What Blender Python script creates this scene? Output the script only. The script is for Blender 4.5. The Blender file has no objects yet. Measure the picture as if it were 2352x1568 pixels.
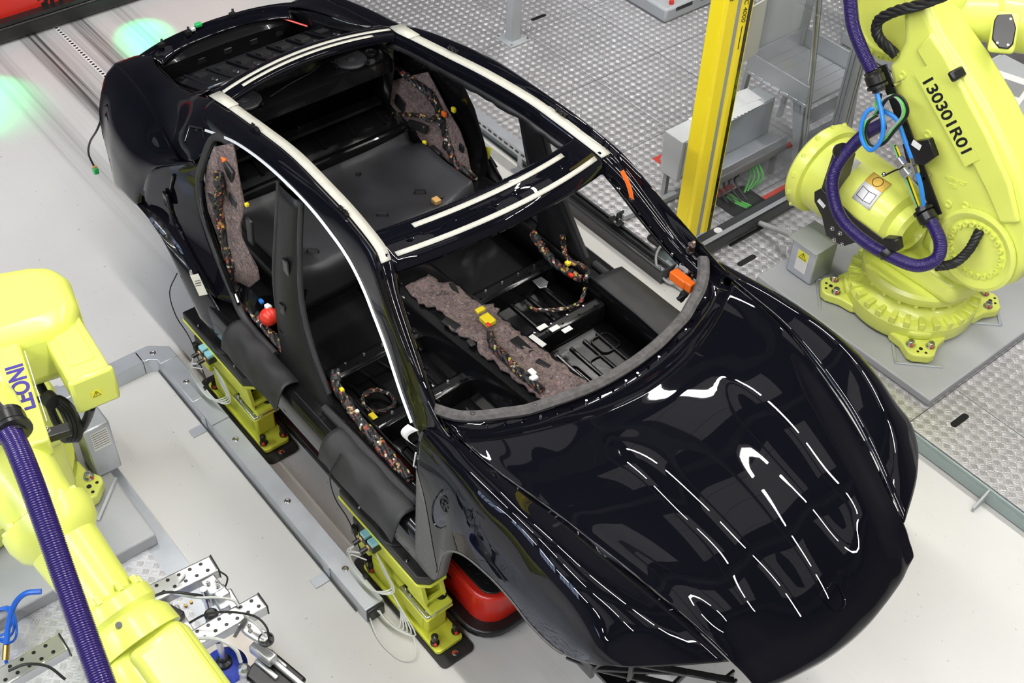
import bpy, bmesh, math, random
from mathutils import Vector, Matrix
random.seed(7)
S = bpy.context.scene
COL = S.collection
PI = math.pi

# ------------------------------------------------------------------ camera
cam_d = bpy.data.cameras.new('camera')
cam = bpy.data.objects.new('camera', cam_d)
COL.objects.link(cam)
yaw, pitch, roll = 2.42880776, 0.783334123, 0.0444137943
fwd = Vector((math.cos(yaw)*math.cos(pitch), math.sin(yaw)*math.cos(pitch), -math.sin(pitch)))
rgt = Vector((math.sin(yaw), -math.cos(yaw), 0))
upv = rgt.cross(fwd)
r2 = math.cos(roll)*rgt + math.sin(roll)*upv
u2 = -math.sin(roll)*rgt + math.cos(roll)*upv
M = Matrix((r2, u2, -fwd)).transposed().to_4x4()
M.translation = Vector((3.27630599, -2.70113852, 5.07456868))
cam.matrix_world = M
cam_d.sensor_width = 36.0
cam_d.lens = 2799.94136 / 2352 * 36.0
cam_d.clip_end = 200
S.camera = cam

# ------------------------------------------------------------------ world and exposure
W = bpy.data.worlds.new('hall_air')
S.world = W
W.use_nodes = True
W.node_tree.nodes['Background'].inputs[0].default_value = (0.80, 0.84, 0.92, 1)
W.node_tree.nodes['Background'].inputs[1].default_value = 0.5
S.view_settings.view_transform = 'Standard'
S.view_settings.look = 'None'
S.view_settings.gamma = 1
S.view_settings.use_curve_mapping = False
S.view_settings.exposure = 0.12
S.cycles.use_denoising = True
S.cycles.max_bounces = 8
S.cycles.glossy_bounces = 4
S.cycles.diffuse_bounces = 3
S.cycles.transmission_bounces = 6
S.cycles.transparent_max_bounces = 8
S.cycles.caustics_reflective = False
S.cycles.caustics_refractive = False
S.cycles.sample_clamp_indirect = 4

# ------------------------------------------------------------------ materials
MATS = {}
def mat(name, col, rough=.5, metal=0., coat=0., emit=None, estr=0., noise=None, bump=None, alpha=None, trans=0., ior=1.5, spec=.5, croug=.03):
    """noise=(scale, amount) varies the colour; bump=(scale, strength)."""
    m = bpy.data.materials.new(name); m.use_nodes = True
    nt = m.node_tree; b = nt.nodes['Principled BSDF']
    b.inputs['Base Color'].default_value = (*col, 1)
    b.inputs['Roughness'].default_value = rough
    b.inputs['Metallic'].default_value = metal
    b.inputs['Coat Weight'].default_value = coat
    b.inputs['Coat Roughness'].default_value = croug
    b.inputs['IOR'].default_value = ior
    b.inputs['Specular IOR Level'].default_value = spec
    b.inputs['Transmission Weight'].default_value = trans
    if emit:
        b.inputs['Emission Color'].default_value = (*emit, 1); b.inputs['Emission Strength'].default_value = estr
    if alpha is not None: b.inputs['Alpha'].default_value = alpha
    tc = nt.nodes.new('ShaderNodeTexCoord')
    if noise:
        n = nt.nodes.new('ShaderNodeTexNoise'); n.inputs['Scale'].default_value = noise[0]; n.inputs['Detail'].default_value = 5
        nt.links.new(tc.outputs['Object'], n.inputs['Vector'])
        r = nt.nodes.new('ShaderNodeMapRange'); r.inputs[1].default_value = .3; r.inputs[2].default_value = .7
        r.inputs[3].default_value = 1-noise[1]; r.inputs[4].default_value = 1+noise[1]
        nt.links.new(n.outputs['Fac'], r.inputs[0])
        mx = nt.nodes.new('ShaderNodeMix'); mx.data_type = 'RGBA'; mx.blend_type = 'MULTIPLY'; mx.inputs[0].default_value = 1
        mx.inputs[6].default_value = (*col, 1); nt.links.new(r.outputs[0], mx.inputs[7]); nt.links.new(mx.outputs[2], b.inputs['Base Color'])
    if bump:
        n2 = nt.nodes.new('ShaderNodeTexNoise'); n2.inputs['Scale'].default_value = bump[0]; n2.inputs['Detail'].default_value = 4
        nt.links.new(tc.outputs['Object'], n2.inputs['Vector'])
        bp = nt.nodes.new('ShaderNodeBump'); bp.inputs['Strength'].default_value = bump[1]; bp.inputs['Distance'].default_value = .004
        nt.links.new(n2.outputs['Fac'], bp.inputs['Height']); nt.links.new(bp.outputs[0], b.inputs['Normal'])
    MATS[name] = m
    return m
mat('paint', (.0032, .0032, .0055), .3, coat=1., croug=.012, spec=.0)
MATS['paint'].node_tree.nodes['Principled BSDF'].inputs['Coat IOR'].default_value = 1.42
mat('shell', (.005, .005, .0055), .22, coat=.45, spec=.2)
mat('pan_black', (.0045, .0045, .005), .17, bump=(60, .08))
mat('dark_plastic', (.010, .010, .011), .38, noise=(14, .25))
mat('speaker_grey', (.05, .05, .056), .5)
mat('pillar_matte', (.008, .008, .0085), .42, spec=.3, noise=(12, .2))
mat('grey_pan', (.024, .024, .027), .46, noise=(6, .2), bump=(30, .1))
mat('rubber', (.022, .022, .023), .55, noise=(9, .2), bump=(60, .12))
mat('foam', (.075, .07, .068), .85, noise=(40, .35), bump=(120, .35))
mat('primer', (.50, .49, .42), .4, noise=(30, .05))
mat('trim_white', (.86, .88, .9), .28, metal=.35)
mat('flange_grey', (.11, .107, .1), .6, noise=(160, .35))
mat('wire_black', (.009, .009, .009), .5)
mat('tape', (.016, .016, .016), .6)
mat('white_plastic', (.75, .75, .72), .4)
mat('yellow_plastic', (.78, .62, .02), .35)
mat('orange_plastic', (.85, .16, .02), .35)
mat('red_plastic', (.66, .035, .018), .3)
mat('green_plastic', (.02, .42, .10), .35)
mat('blue_plastic', (.03, .2, .65), .35)
mat('teal_plastic', (.25, .62, .60), .4)
mat('tan_plastic', (.62, .36, .12), .45)
mat('robot', (.74, .80, .15), .34, coat=.3, noise=(3, .04), croug=.15)
mat('robot_label_white', (.8, .8, .8), .4)
mat('fixture', (.70, .74, .07), .42, noise=(5, .06))
mat('black_metal', (.012, .012, .012), .32)
mat('dirty_black', (.022, .021, .02), .5, noise=(12, .5))
mat('galv', (.55, .58, .62), .38, metal=.55, noise=(5, .1))
mat('steel', (.6, .6, .6), .25, metal=1.)
mat('alu', (.68, .69, .70), .34, metal=.85, noise=(4, .06))
mat('alu_dull', (.42, .43, .43), .45, metal=.5, noise=(4, .08))
mat('grey_paint', (.42, .44, .45), .45, noise=(2.5, .05))
mat('plate_grey', (.40, .41, .42), .42, noise=(2.2, .08))
mat('cabinet_grey', (.58, .60, .60), .4)
mat('green_grey', (.30, .37, .36), .45, noise=(3, .06))
mat('dark_beam', (.055, .055, .06), .3, metal=.3)
mat('glass_dark', (.004, .004, .004), .04, coat=.5)
mat('agv_red', (.60, .022, .012), .3, coat=.3, noise=(3, .06))
mat('agv_dark_red', (.42, .03, .02), .4)
mat('sensor_yellow', (.93, .74, .02), .35)
mat('sensor_yellow_side', (.80, .60, .01), .35)
mat('print_black', (.01, .01, .01), .5)
mat('print_purple', (.05, .03, .28), .5)
mat('print_blue', (.0, .12, .38), .5)
mat('paper', (.80, .80, .78), .6)
mat('cream_label', (.62, .6, .52), .6)
mat('label_orange', (.85, .55, .10), .5)
mat('label_yellow', (.85, .80, .05), .5)
mat('blue_hose', (.03, .25, .75), .3)
mat('green_hose', (.13, .62, .10), .35)
mat('grey_hose', (.40, .41, .40), .4)
mat('white_tube', (.62, .64, .62), .35)
mat('cup_blue', (.02, .05, .42), .5, noise=(60, .3))
mat('teal_light', (.30, .62, .68), .35)
mat('brass', (.55, .36, .12), .3, metal=1.)
mat('red_paint_mark', (.75, .05, .02), .5)
mat('purple_hose', (.022, .010, .105), .25, coat=.3)
def acrylic():
    m = bpy.data.materials.new('acrylic'); m.use_nodes = True; nt = m.node_tree; nt.nodes.clear()
    out = nt.nodes.new('ShaderNodeOutputMaterial'); mx = nt.nodes.new('ShaderNodeMixShader'); tr = nt.nodes.new('ShaderNodeBsdfTransparent'); gl = nt.nodes.new('ShaderNodeBsdfGlossy'); fr = nt.nodes.new('ShaderNodeLayerWeight')
    tr.inputs[0].default_value = (.93, .94, .95, 1); gl.inputs['Roughness'].default_value = .03; fr.inputs[0].default_value = .12
    mx.inputs[0].default_value = .07; nt.links.new(tr.outputs[0], mx.inputs[1]); nt.links.new(gl.outputs[0], mx.inputs[2]); nt.links.new(mx.outputs[0], out.inputs[0]); MATS['acrylic'] = m
acrylic()
mat('lamp_tube', (1, 1, 1), .5, emit=(1, .97, .93), estr=195)
mat('lamp_housing', (.6, .6, .6), .5)
mat('hall_dark', (.045, .047, .05), .7)
mat('roof_panel', (.5, .5, .5), .6, emit=(1, .97, .95), estr=.40)
mat('hall_mid', (.16, .165, .17), .7)
mat('window_light', (.5, .6, .8), .3, emit=(.55, .68, 1.0), estr=5.)
mat('violet_led', (.5, .4, 1), .3, emit=(.45, .35, 1.0), estr=7)
mat('green_led', (.1, 1, .4), .3, emit=(.05, 1.0, .35), estr=30)
mat('green_pcb', (.03, .12, .06), .5)

def nodes(m):
    nt = m.node_tree
    return nt, nt.nodes['Principled BSDF'], (lambda t: nt.nodes.new(t)), nt.links.new
def mth(nt, op, a, b=None, c=None):
    n = nt.nodes.new('ShaderNodeMath'); n.operation = op
    for i, v in enumerate((a, b, c)):
        if v is None: continue
        if isinstance(v, (int, float)): n.inputs[i].default_value = v
        else: nt.links.new(v, n.inputs[i])
    return n.outputs[0]

# tread plate: five raised bars per cell, neighbours turned a quarter
def tread(name, col, rough, metal):
    m = mat(name, col, rough, metal)
    nt, b, N, L = nodes(m)
    tc = N('ShaderNodeTexCoord'); mp = N('ShaderNodeMapping')
    mp.inputs['Rotation'].default_value = (0, 0, math.radians(45)); mp.inputs['Scale'].default_value = (1/.042,)*3
    geo = N('ShaderNodeNewGeometry'); L(geo.outputs['Position'], mp.inputs['Vector'])
    sx = N('ShaderNodeSeparateXYZ'); L(mp.outputs[0], sx.inputs[0])
    fx = mth(nt, 'FRACT', sx.outputs[0]); fy = mth(nt, 'FRACT', sx.outputs[1])
    ix = mth(nt, 'FLOOR', sx.outputs[0]); iy = mth(nt, 'FLOOR', sx.outputs[1])
    par = mth(nt, 'PINGPONG', mth(nt, 'ADD', ix, iy), 1.0)
    inv = mth(nt, 'SUBTRACT', 1.0, par)
    a = mth(nt, 'ADD', mth(nt, 'MULTIPLY', fx, par), mth(nt, 'MULTIPLY', fy, inv))
    c = mth(nt, 'ADD', mth(nt, 'MULTIPLY', fy, par), mth(nt, 'MULTIPLY', fx, inv))
    ac = mth(nt, 'ABSOLUTE', mth(nt, 'SUBTRACT', a, .5))          # along the bar
    bow = mth(nt, 'MULTIPLY', mth(nt, 'MULTIPLY', ac, ac), .35)
    c2 = mth(nt, 'ADD', c, bow)
    w = mth(nt, 'ABSOLUTE', mth(nt, 'SINE', mth(nt, 'MULTIPLY', mth(nt, 'SUBTRACT', c2, .12), PI*5/.80)))
    edge = mth(nt, 'LESS_THAN', mth(nt, 'ABSOLUTE', mth(nt, 'SUBTRACT', c2, .52)), .40)
    w = mth(nt, 'MULTIPLY', w, edge)
    lens = mth(nt, 'SMOOTH_MIN', mth(nt, 'MULTIPLY', mth(nt, 'SUBTRACT', .43, ac), 6), 1.0, .1)
    h = mth(nt, 'MAXIMUM', mth(nt, 'MULTIPLY', mth(nt, 'SUBTRACT', w, .45), lens), 0.0)
    bp = N('ShaderNodeBump'); bp.inputs['Strength'].default_value = 1.0; bp.inputs['Distance'].default_value = .0034
    L(h, bp.inputs['Height']); L(bp.outputs[0], b.inputs['Normal'])
    n = N('ShaderNodeTexNoise'); n.inputs['Scale'].default_value = 1.3; n.inputs['Detail'].default_value = 6
    L(geo.outputs['Position'], n.inputs['Vector'])
    r = N('ShaderNodeMapRange'); r.inputs[1].default_value = .3; r.inputs[2].default_value = .7; r.inputs[3].default_value = .88; r.inputs[4].default_value = 1.1
    L(n.outputs['Fac'], r.inputs[0])
    mx = N('ShaderNodeMix'); mx.data_type = 'RGBA'; mx.blend_type = 'MULTIPLY'; mx.inputs[0].default_value = 1
    mx.inputs[6].default_value = (*col, 1); L(r.outputs[0], mx.inputs[7]); L(mx.outputs[2], b.inputs['Base Color'])
    return m
tread('tread', (.72, .71, .72), .33, .72)
tread('tread_near', (.72, .72, .74), .4, .6)
mat('floor_red', (.62, .06, .035), .5, noise=(20, .1))
mat('cell_grey', (.20, .19, .185), .55, noise=(3, .15))
mat('board_wood', (.55, .50, .43), .7, noise=(8, .15))
mat('air_blue', (.015, .13, .62), .3)

# floor: pale sealed screed with scuffs and tyre marks
def floor_mat():
    m = mat('floor_screed', (.62, .615, .59), .32)
    nt, b, N, L = nodes(m)
    geo = N('ShaderNodeNewGeometry'); P = geo.outputs['Position']
    sp = N('ShaderNodeSeparateXYZ'); L(P, sp.inputs[0])
    n = N('ShaderNodeTexNoise'); n.inputs['Scale'].default_value = .9; n.inputs['Detail'].default_value = 7; L(P, n.inputs['Vector'])
    r = N('ShaderNodeMapRange'); r.inputs[1].default_value = .3; r.inputs[2].default_value = .7; r.inputs[3].default_value = .94; r.inputs[4].default_value = 1.05
    L(n.outputs['Fac'], r.inputs[0])
    # long scuffs along the driving direction
    mp = N('ShaderNodeMapping'); mp.inputs['Scale'].default_value = (.35, 34, 1); L(P, mp.inputs['Vector'])
    n2 = N('ShaderNodeTexNoise'); n2.inputs['Scale'].default_value = 1; n2.inputs['Detail'].default_value = 6; L(mp.outputs[0], n2.inputs['Vector'])
    streak = mth(nt, 'POWER', n2.outputs['Fac'], 2.2)
    def band(y0, w):
        d = mth(nt, 'ABSOLUTE', mth(nt, 'SUBTRACT', sp.outputs[1], y0))
        return mth(nt, 'MAXIMUM', mth(nt, 'SUBTRACT', 1.0, mth(nt, 'DIVIDE', d, w)), 0.0)
    bands = None
    for y0, w, k in ((-.23, .11, 1.0), (.16, .10, .9), (-.54, .09, .45), (-.05, .3, .28), (.5, .14, .35), (-.66, .05, .25), (.0, .9, .12)):
        t = mth(nt, 'MULTIPLY', band(y0, w), k); bands = t if bands is None else mth(nt, 'ADD', bands, t)
    gone = N('ShaderNodeMapRange'); gone.inputs[1].default_value = -3.6; gone.inputs[2].default_value = -1.6; gone.inputs[3].default_value = 1.; gone.inputs[4].default_value = .12; L(sp.outputs[0], gone.inputs[0])
    dark = mth(nt, 'MINIMUM', mth(nt, 'MULTIPLY', mth(nt, 'MULTIPLY', mth(nt, 'MULTIPLY', bands, streak), 3.0), gone.outputs[0]), .9)
    # specks
    v = N('ShaderNodeTexNoise'); v.inputs['Scale'].default_value = 38; v.inputs['Detail'].default_value = 2; L(P, v.inputs['Vector'])
    speck = mth(nt, 'MULTIPLY', mth(nt, 'GREATER_THAN', v.outputs['Fac'], .735), .4)
    tot = mth(nt, 'MULTIPLY', mth(nt, 'SUBTRACT', 1.0, mth(nt, 'MAXIMUM', dark, speck)), r.outputs[0])
    mx = N('ShaderNodeMix'); mx.data_type = 'RGBA'; mx.blend_type = 'MULTIPLY'; mx.inputs[0].default_value = 1
    mx.inputs[6].default_value = (.62, .615, .59, 1); L(tot, mx.inputs[7]); L(mx.outputs[2], b.inputs['Base Color'])
    return m
floor_mat()

# recycled-fibre felt
def felt_mat():
    m = mat('felt', (.2, .16, .15), .95)
    nt, b, N, L = nodes(m)
    tc = N('ShaderNodeTexCoord')
    n1 = N('ShaderNodeTexNoise'); n1.inputs['Scale'].default_value = 26; n1.inputs['Detail'].default_value = 9; n1.inputs['Roughness'].default_value = .82; n1.inputs['Distortion'].default_value = 2.5
    L(tc.outputs['Object'], n1.inputs['Vector'])
    cr = N('ShaderNodeValToRGB'); e = cr.color_ramp.elements
    e[0].position = .33; e[0].color = (.022, .017, .017, 1); e[1].position = .68; e[1].color = (.62, .55, .52, 1)
    for p, c in ((.42, (.085, .062, .062, 1)), (.50, (.19, .145, .14, 1)), (.55, (.26, .17, .13, 1)), (.60, (.30, .27, .29, 1))):
        k = e.new(p); k.color = c
    L(n1.outputs['Fac'], cr.inputs[0])
    n2 = N('ShaderNodeTexNoise'); n2.inputs['Scale'].default_value = 70; n2.inputs['Detail'].default_value = 3; L(tc.outputs['Object'], n2.inputs['Vector'])
    hs = N('ShaderNodeMix'); hs.data_type = 'RGBA'; hs.blend_type = 'OVERLAY'; hs.inputs[0].default_value = .35
    L(cr.outputs[0], hs.inputs[6]); L(n2.outputs['Color'], hs.inputs[7]); L(hs.outputs[2], b.inputs['Base Color'])
    bp = N('ShaderNodeBump'); bp.inputs['Strength'].default_value = .8; bp.inputs['Distance'].default_value = .01
    L(n1.outputs['Fac'], bp.inputs['Height']); L(bp.outputs[0], b.inputs['Normal'])
felt_mat()

# harness: black wrap with coloured wires showing between the turns
def harness_mat():
    m = mat('harness', (.02, .02, .02), .5)
    nt, b, N, L = nodes(m)
    tc = N('ShaderNodeTexCoord')
    w = N('ShaderNodeTexNoise'); w.inputs['Scale'].default_value = 60; w.inputs['Detail'].default_value = 1; L(tc.outputs['Object'], w.inputs['Vector'])
    v = N('ShaderNodeTexVoronoi'); v.inputs['Scale'].default_value = 75; L(tc.outputs['Object'], v.inputs['Vector'])
    cr = N('ShaderNodeValToRGB'); cr.color_ramp.interpolation = 'CONSTANT'; e = cr.color_ramp.elements
    e[0].position = 0; e[0].color = (.01, .01, .01, 1); e[1].position = .52; e[1].color = (.26, .05, .03, 1)
    for p, c in ((.62, (.012, .012, .012, 1)), (.76, (.40, .24, .09, 1)), (.82, (.015, .015, .015, 1)), (.90, (.46, .42, .34, 1)), (.94, (.015, .02, .03, 1)), (.97, (.4, .33, .03, 1))):
        k = e.new(p); k.color = c
    sx = N('ShaderNodeSeparateColor'); L(v.outputs['Color'], sx.inputs[0]); L(sx.outputs[0], cr.inputs[0])
    L(cr.outputs[0], b.inputs['Base Color'])
    bp = N('ShaderNodeBump'); bp.inputs['Strength'].default_value = .6; bp.inputs['Distance'].default_value = .004
    L(v.outputs['Distance'], bp.inputs['Height']); L(bp.outputs[0], b.inputs['Normal'])
harness_mat()

# ------------------------------------------------------------------ mesh helpers
def V(*a): return Vector(a[0]) if len(a) == 1 else Vector(a)
def axis_mat(d, up=Vector((0, 0, 1))):
    z = Vector(d).normalized(); x = Vector(up).cross(z)
    if x.length < 1e-4: x = Vector((1, 0, 0)).cross(z)
    if x.length < 1e-4: x = Vector((0, 1, 0)).cross(z)
    x.normalize(); y = z.cross(x)
    return Matrix((x, y, z)).transposed()
def cr_pts(P, n):
    """Catmull-Rom through P, n steps per span."""
    P = [Vector(p) for p in P]
    if len(P) == 2: return [P[0].lerp(P[1], i/n) for i in range(n+1)]
    E = [2*P[0]-P[1]] + P + [2*P[-1]-P[-2]]
    out = []
    for i in range(1, len(E)-2):
        a, b, c, d = E[i-1], E[i], E[i+1], E[i+2]
        for k in range(n):
            t = k/n
            out.append(.5*((2*b) + (c-a)*t + (2*a-5*b+4*c-d)*t*t + (3*b-a-3*c+d)*t**3))
    out.append(P[-1].copy())
    return out
class MB:
    def __init__(s): s.v = []; s.f = []; s.T = None
    def add(s, vs, fs):
        o = len(s.v)
        s.v += [(s.T @ Vector(v)) if s.T else Vector(v) for v in vs]
        s.f += [tuple(o+i for i in f) for f in fs]; return s
    def box(s, c, d, R=None):
        hx, hy, hz = d[0]/2, d[1]/2, d[2]/2
        vs = [Vector((x, y, z)) for x in (-hx, hx) for y in (-hy, hy) for z in (-hz, hz)]
        if R is not None: vs = [R @ v for v in vs]
        c = Vector(c)
        return s.add([v+c for v in vs], [(0, 1, 3, 2), (4, 6, 7, 5), (0, 4, 5, 1), (2, 3, 7, 6), (0, 2, 6, 4), (1, 5, 7, 3)])
    def bar(s, a, b, w, h, up=(0, 0, 1)):
        a, b = Vector(a), Vector(b)
        return s.box((a+b)/2, (w, h, (b-a).length), axis_mat(b-a, up))
    def cyl(s, a, b, r, n=20, r2=None, cap=True):
        a, b = Vector(a), Vector(b); R = axis_mat(b-a); r2 = r if r2 is None else r2
        vs = []
        for p, q in ((a, r), (b, r2)):
            vs += [p + R @ Vector((q*math.cos(2*PI*i/n), q*math.sin(2*PI*i/n), 0)) for i in range(n)]
        fs = [(i, (i+1) % n, n+(i+1) % n, n+i) for i in range(n)]
        if cap: fs += [tuple(range(n-1, -1, -1)), tuple(range(n, 2*n))]
        return s.add(vs, fs)
    def lathe(s, c, d, prof, n=28, up=(0, 0, 1)):
        """prof: (radius, height along d)"""
        c = Vector(c); R = axis_mat(d, up); vs = []; fs = []
        for r, h in prof: vs += [c + R @ Vector((r*math.cos(2*PI*i/n), r*math.sin(2*PI*i/n), h)) for i in range(n)]
        for k in range(len(prof)-1):
            for i in range(n): fs.append((k*n+i, k*n+(i+1) % n, (k+1)*n+(i+1) % n, (k+1)*n+i))
        fs.append(tuple(range(n-1, -1, -1))); fs.append(tuple((len(prof)-1)*n+i for i in range(n)))
        return s.add(vs, fs)
    def tube(s, P, r, n=8, k=4, smooth=True, closed=False):
        P = cr_pts(P, k) if smooth and len(P) > 2 else [Vector(p) for p in P]
        rr = r if callable(r) else (lambda t, i: r)
        vs = []; fs = []; R = None; m = len(P)
        for i, p in enumerate(P):
            d = (P[min(i+1, m-1)] - P[max(i-1, 0)])
            if d.length < 1e-7: d = Vector((0, 0, 1))
            d.normalize()
            if R is None: R = axis_mat(d)
            else:
                x = R.col[0] - d*R.col[0].dot(d)
                if x.length < 1e-5: x = axis_mat(d).col[0]
                x.normalize(); R = Matrix((x, d.cross(x), d)).transposed()
            q = rr(i/(m-1), i)
            vs += [p + R @ Vector((q*math.cos(2*PI*j/n), q*math.sin(2*PI*j/n), 0)) for j in range(n)]
        for i in range(m-1):
            for j in range(n): fs.append((i*n+j, i*n+(j+1) % n, (i+1)*n+(j+1) % n, (i+1)*n+j))
        fs += [tuple(range(n-1, -1, -1)), tuple((m-1)*n+j for j in range(n))]
        return s.add(vs, fs)
    def sweep(s, P, prof, up=(0, 0, 1), k=4, smooth=True):
        """prof: 2-D (side, up) outline kept upright along P"""
        P = cr_pts(P, k) if smooth and len(P) > 2 else [Vector(p) for p in P]
        vs = []; fs = []; m = len(P); n = len(prof); up = Vector(up)
        for i, p in enumerate(P):
            d = (P[min(i+1, m-1)] - P[max(i-1, 0)]).normalized()
            x = d.cross(up).normalized(); y = x.cross(d)
            vs += [p + x*a + y*b for a, b in prof]
        for i in range(m-1):
            for j in range(n): fs.append((i*n+j, i*n+(j+1) % n, (i+1)*n+(j+1) % n, (i+1)*n+j))
        fs += [tuple(range(n-1, -1, -1)), tuple((m-1)*n+j for j in range(n))]
        return s.add(vs, fs)
    def grid(s, G):
        n = len(G[0]); vs = [p for r in G for p in r]
        return s.add(vs, [(i*n+j, i*n+j+1, (i+1)*n+j+1, (i+1)*n+j) for i in range(len(G)-1) for j in range(n-1)])
    def prism(s, poly, h, R=None, c=(0, 0, 0)):
        """poly in local xy, extruded h along local z"""
        R = Matrix.Identity(3) if R is None else R; c = Vector(c); n = len(poly)
        vs = [c + R @ Vector((x, y, 0)) for x, y in poly] + [c + R @ Vector((x, y, h)) for x, y in poly]
        return s.add(vs, [tuple(range(n-1, -1, -1)), tuple(range(n, 2*n))] + [(i, (i+1) % n, n+(i+1) % n, n+i) for i in range(n)])
    def sphere(s, c, r, n=16, m=10, sc=(1, 1, 1)):
        c = Vector(c); vs = []; fs = []
        for i in range(m+1):
            t = PI*i/m
            vs += [c + Vector((r*sc[0]*math.sin(t)*math.cos(2*PI*j/n), r*sc[1]*math.sin(t)*math.sin(2*PI*j/n), r*sc[2]*math.cos(t))) for j in range(n)]
        for i in range(m):
            for j in range(n): fs.append((i*n+j, (i+1)*n+j, (i+1)*n+(j+1) % n, i*n+(j+1) % n))
        return s.add(vs, fs)
    def mesh(s, name, angle=35):
        me = bpy.data.meshes.new(name); me.from_pydata([tuple(v) for v in s.v], [], s.f)
        bm = bmesh.new(); bm.from_mesh(me); bmesh.ops.recalc_face_normals(bm, faces=bm.faces[:]) ; bm.to_mesh(me); bm.free()
        me.polygons.foreach_set('use_smooth', [True]*len(me.polygons))
        me.set_sharp_from_angle(angle=math.radians(angle)); me.update()
        return me
    def build(s, name, m, parent=None, bevel=0, seg=2, solid=0, angle=35, off=0.):
        me = s.mesh(name, angle); me.materials.append(MATS[m] if isinstance(m, str) else m)
        o = bpy.data.objects.new(name, me); COL.objects.link(o)
        if parent is not None:
            o.parent = parent; o.matrix_parent_inverse = parent.matrix_basis.inverted() if parent.type == 'EMPTY' else inv_of(parent)
        if solid:
            md = o.modifiers.new('thickness', 'SOLIDIFY'); md.thickness = solid; md.offset = off
        if bevel:
            md = o.modifiers.new('edge', 'BEVEL'); md.width = bevel; md.segments = seg; md.limit_method = 'ANGLE'; md.angle_limit = math.radians(40); md.harden_normals = False
        return o
def inv_of(o):
    m = o.matrix_basis.copy(); p = o
    while p.parent is not None:
        m = p.parent.matrix_basis @ p.matrix_parent_inverse @ m if False else (p.parent.matrix_basis @ p.matrix_parent_inverse @ m)
        p = p.parent
    return m.inverted()
def tag(o, label=None, cat=None, group=None, kind=None):
    if label: o['label'] = label
    if cat: o['category'] = cat
    if group: o['group'] = group
    if kind: o['kind'] = kind
    return o
def thing(name, loc, label, cat, group=None):
    o = bpy.data.objects.new(name, None); o.location = Vector(loc); o.empty_display_size = .1
    COL.objects.link(o); return tag(o, label, cat, group)
def copy_tree(o, parent=None):
    c = o.copy(); COL.objects.link(c)
    if parent is not None: c.parent = parent
    for ch in list(o.children): copy_tree(ch, c)
    return c
def rrect(w, h, r, n=4):
    out = []
    for cx, cy, a0 in ((w/2-r, h/2-r, 0), (-w/2+r, h/2-r, 90), (-w/2+r, -h/2+r, 180), (w/2-r, -h/2+r, 270)):
        for i in range(n+1):
            a = math.radians(a0+90*i/n); out.append((cx+r*math.cos(a), cy+r*math.sin(a)))
    return out
def patch(net, nu=6, nv=6):
    rows = [cr_pts(r, nv) for r in net]
    cols = [cr_pts([r[j] for r in rows], nu) for j in range(len(rows[0]))]
    return [[cols[j][i] for j in range(len(cols))] for i in range(len(cols[0]))]
def mirY(P): return [tuple(mirY(q)) if isinstance(q[0], (tuple, list, Vector)) else (q[0], -q[1], q[2]) for q in P] if isinstance(P[0], (tuple, list, Vector)) else (P[0], -P[1], P[2])
def text_part(body, size, loc, R, m, parent, name='lettering', ext=.0008, align='CENTER', bold=0.0, shear=0):
    cu = bpy.data.curves.new(name, 'FONT'); cu.body = body; cu.size = size; cu.extrude = ext; cu.align_x = align; cu.align_y = 'CENTER'; cu.offset = bold; cu.shear = shear
    t = bpy.data.objects.new(name, cu); COL.objects.link(t)
    dg = bpy.context.evaluated_depsgraph_get(); me = bpy.data.meshes.new_from_object(t.evaluated_get(dg))
    bpy.data.objects.remove(t, do_unlink=True); bpy.data.curves.remove(cu)
    me.transform(Matrix.Translation(Vector(loc)) @ R.to_4x4()); me.materials.clear(); me.materials.append(MATS[m])
    o = bpy.data.objects.new(name, me); COL.objects.link(o)
    if parent is not None: o.parent = parent; o.matrix_parent_inverse = parent.matrix_basis.inverted() if parent.type == 'EMPTY' else inv_of(parent)
    return o


# ================================================================== HALL (setting)
def struct(mb, name, m, parent=None, **k):
    o = mb.build(name, m, parent, **k)
    if parent is None: o['kind'] = 'structure'
    return o
fl = struct(MB().box((-3, 0, -.05), (26, 24, .1)), 'floor', 'floor_screed')
cl = struct(MB().box((-3, 0, 10.05), (30, 30, .1)), 'ceiling', 'hall_dark')
for i in range(6):
    MB().box((-13+i*4.4, 0, 9.55), (.25, 28, .7)).build('roof_beam', 'hall_mid', cl)
for i in range(5):
    for y in (-6.5, -.2, 6.1):
        MB().box((-10.8+i*4.4, y, 9.97), (2.6, 3.6, .05)).build('roof_panel', 'roof_panel', cl)
for i in range(5):
    MB().box((-3, -10+i*5, 9.1), (28, .12, .16)).build('purlin', 'hall_mid', cl)
wl = struct(MB().box((-3, -13, 5), (28, .2, 10)), 'wall_left', 'hall_mid')
wf = struct(MB().box((10.5, -1, 5), (.2, 24, 10)), 'wall_front', 'hall_mid')
wr = struct(MB().box((-3, 11, 5), (28, .2, 10)), 'wall_right', 'hall_mid')
wb = struct(MB().box((-15, -1, 5), (.2, 24, 10)), 'wall_back', 'hall_mid')
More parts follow.
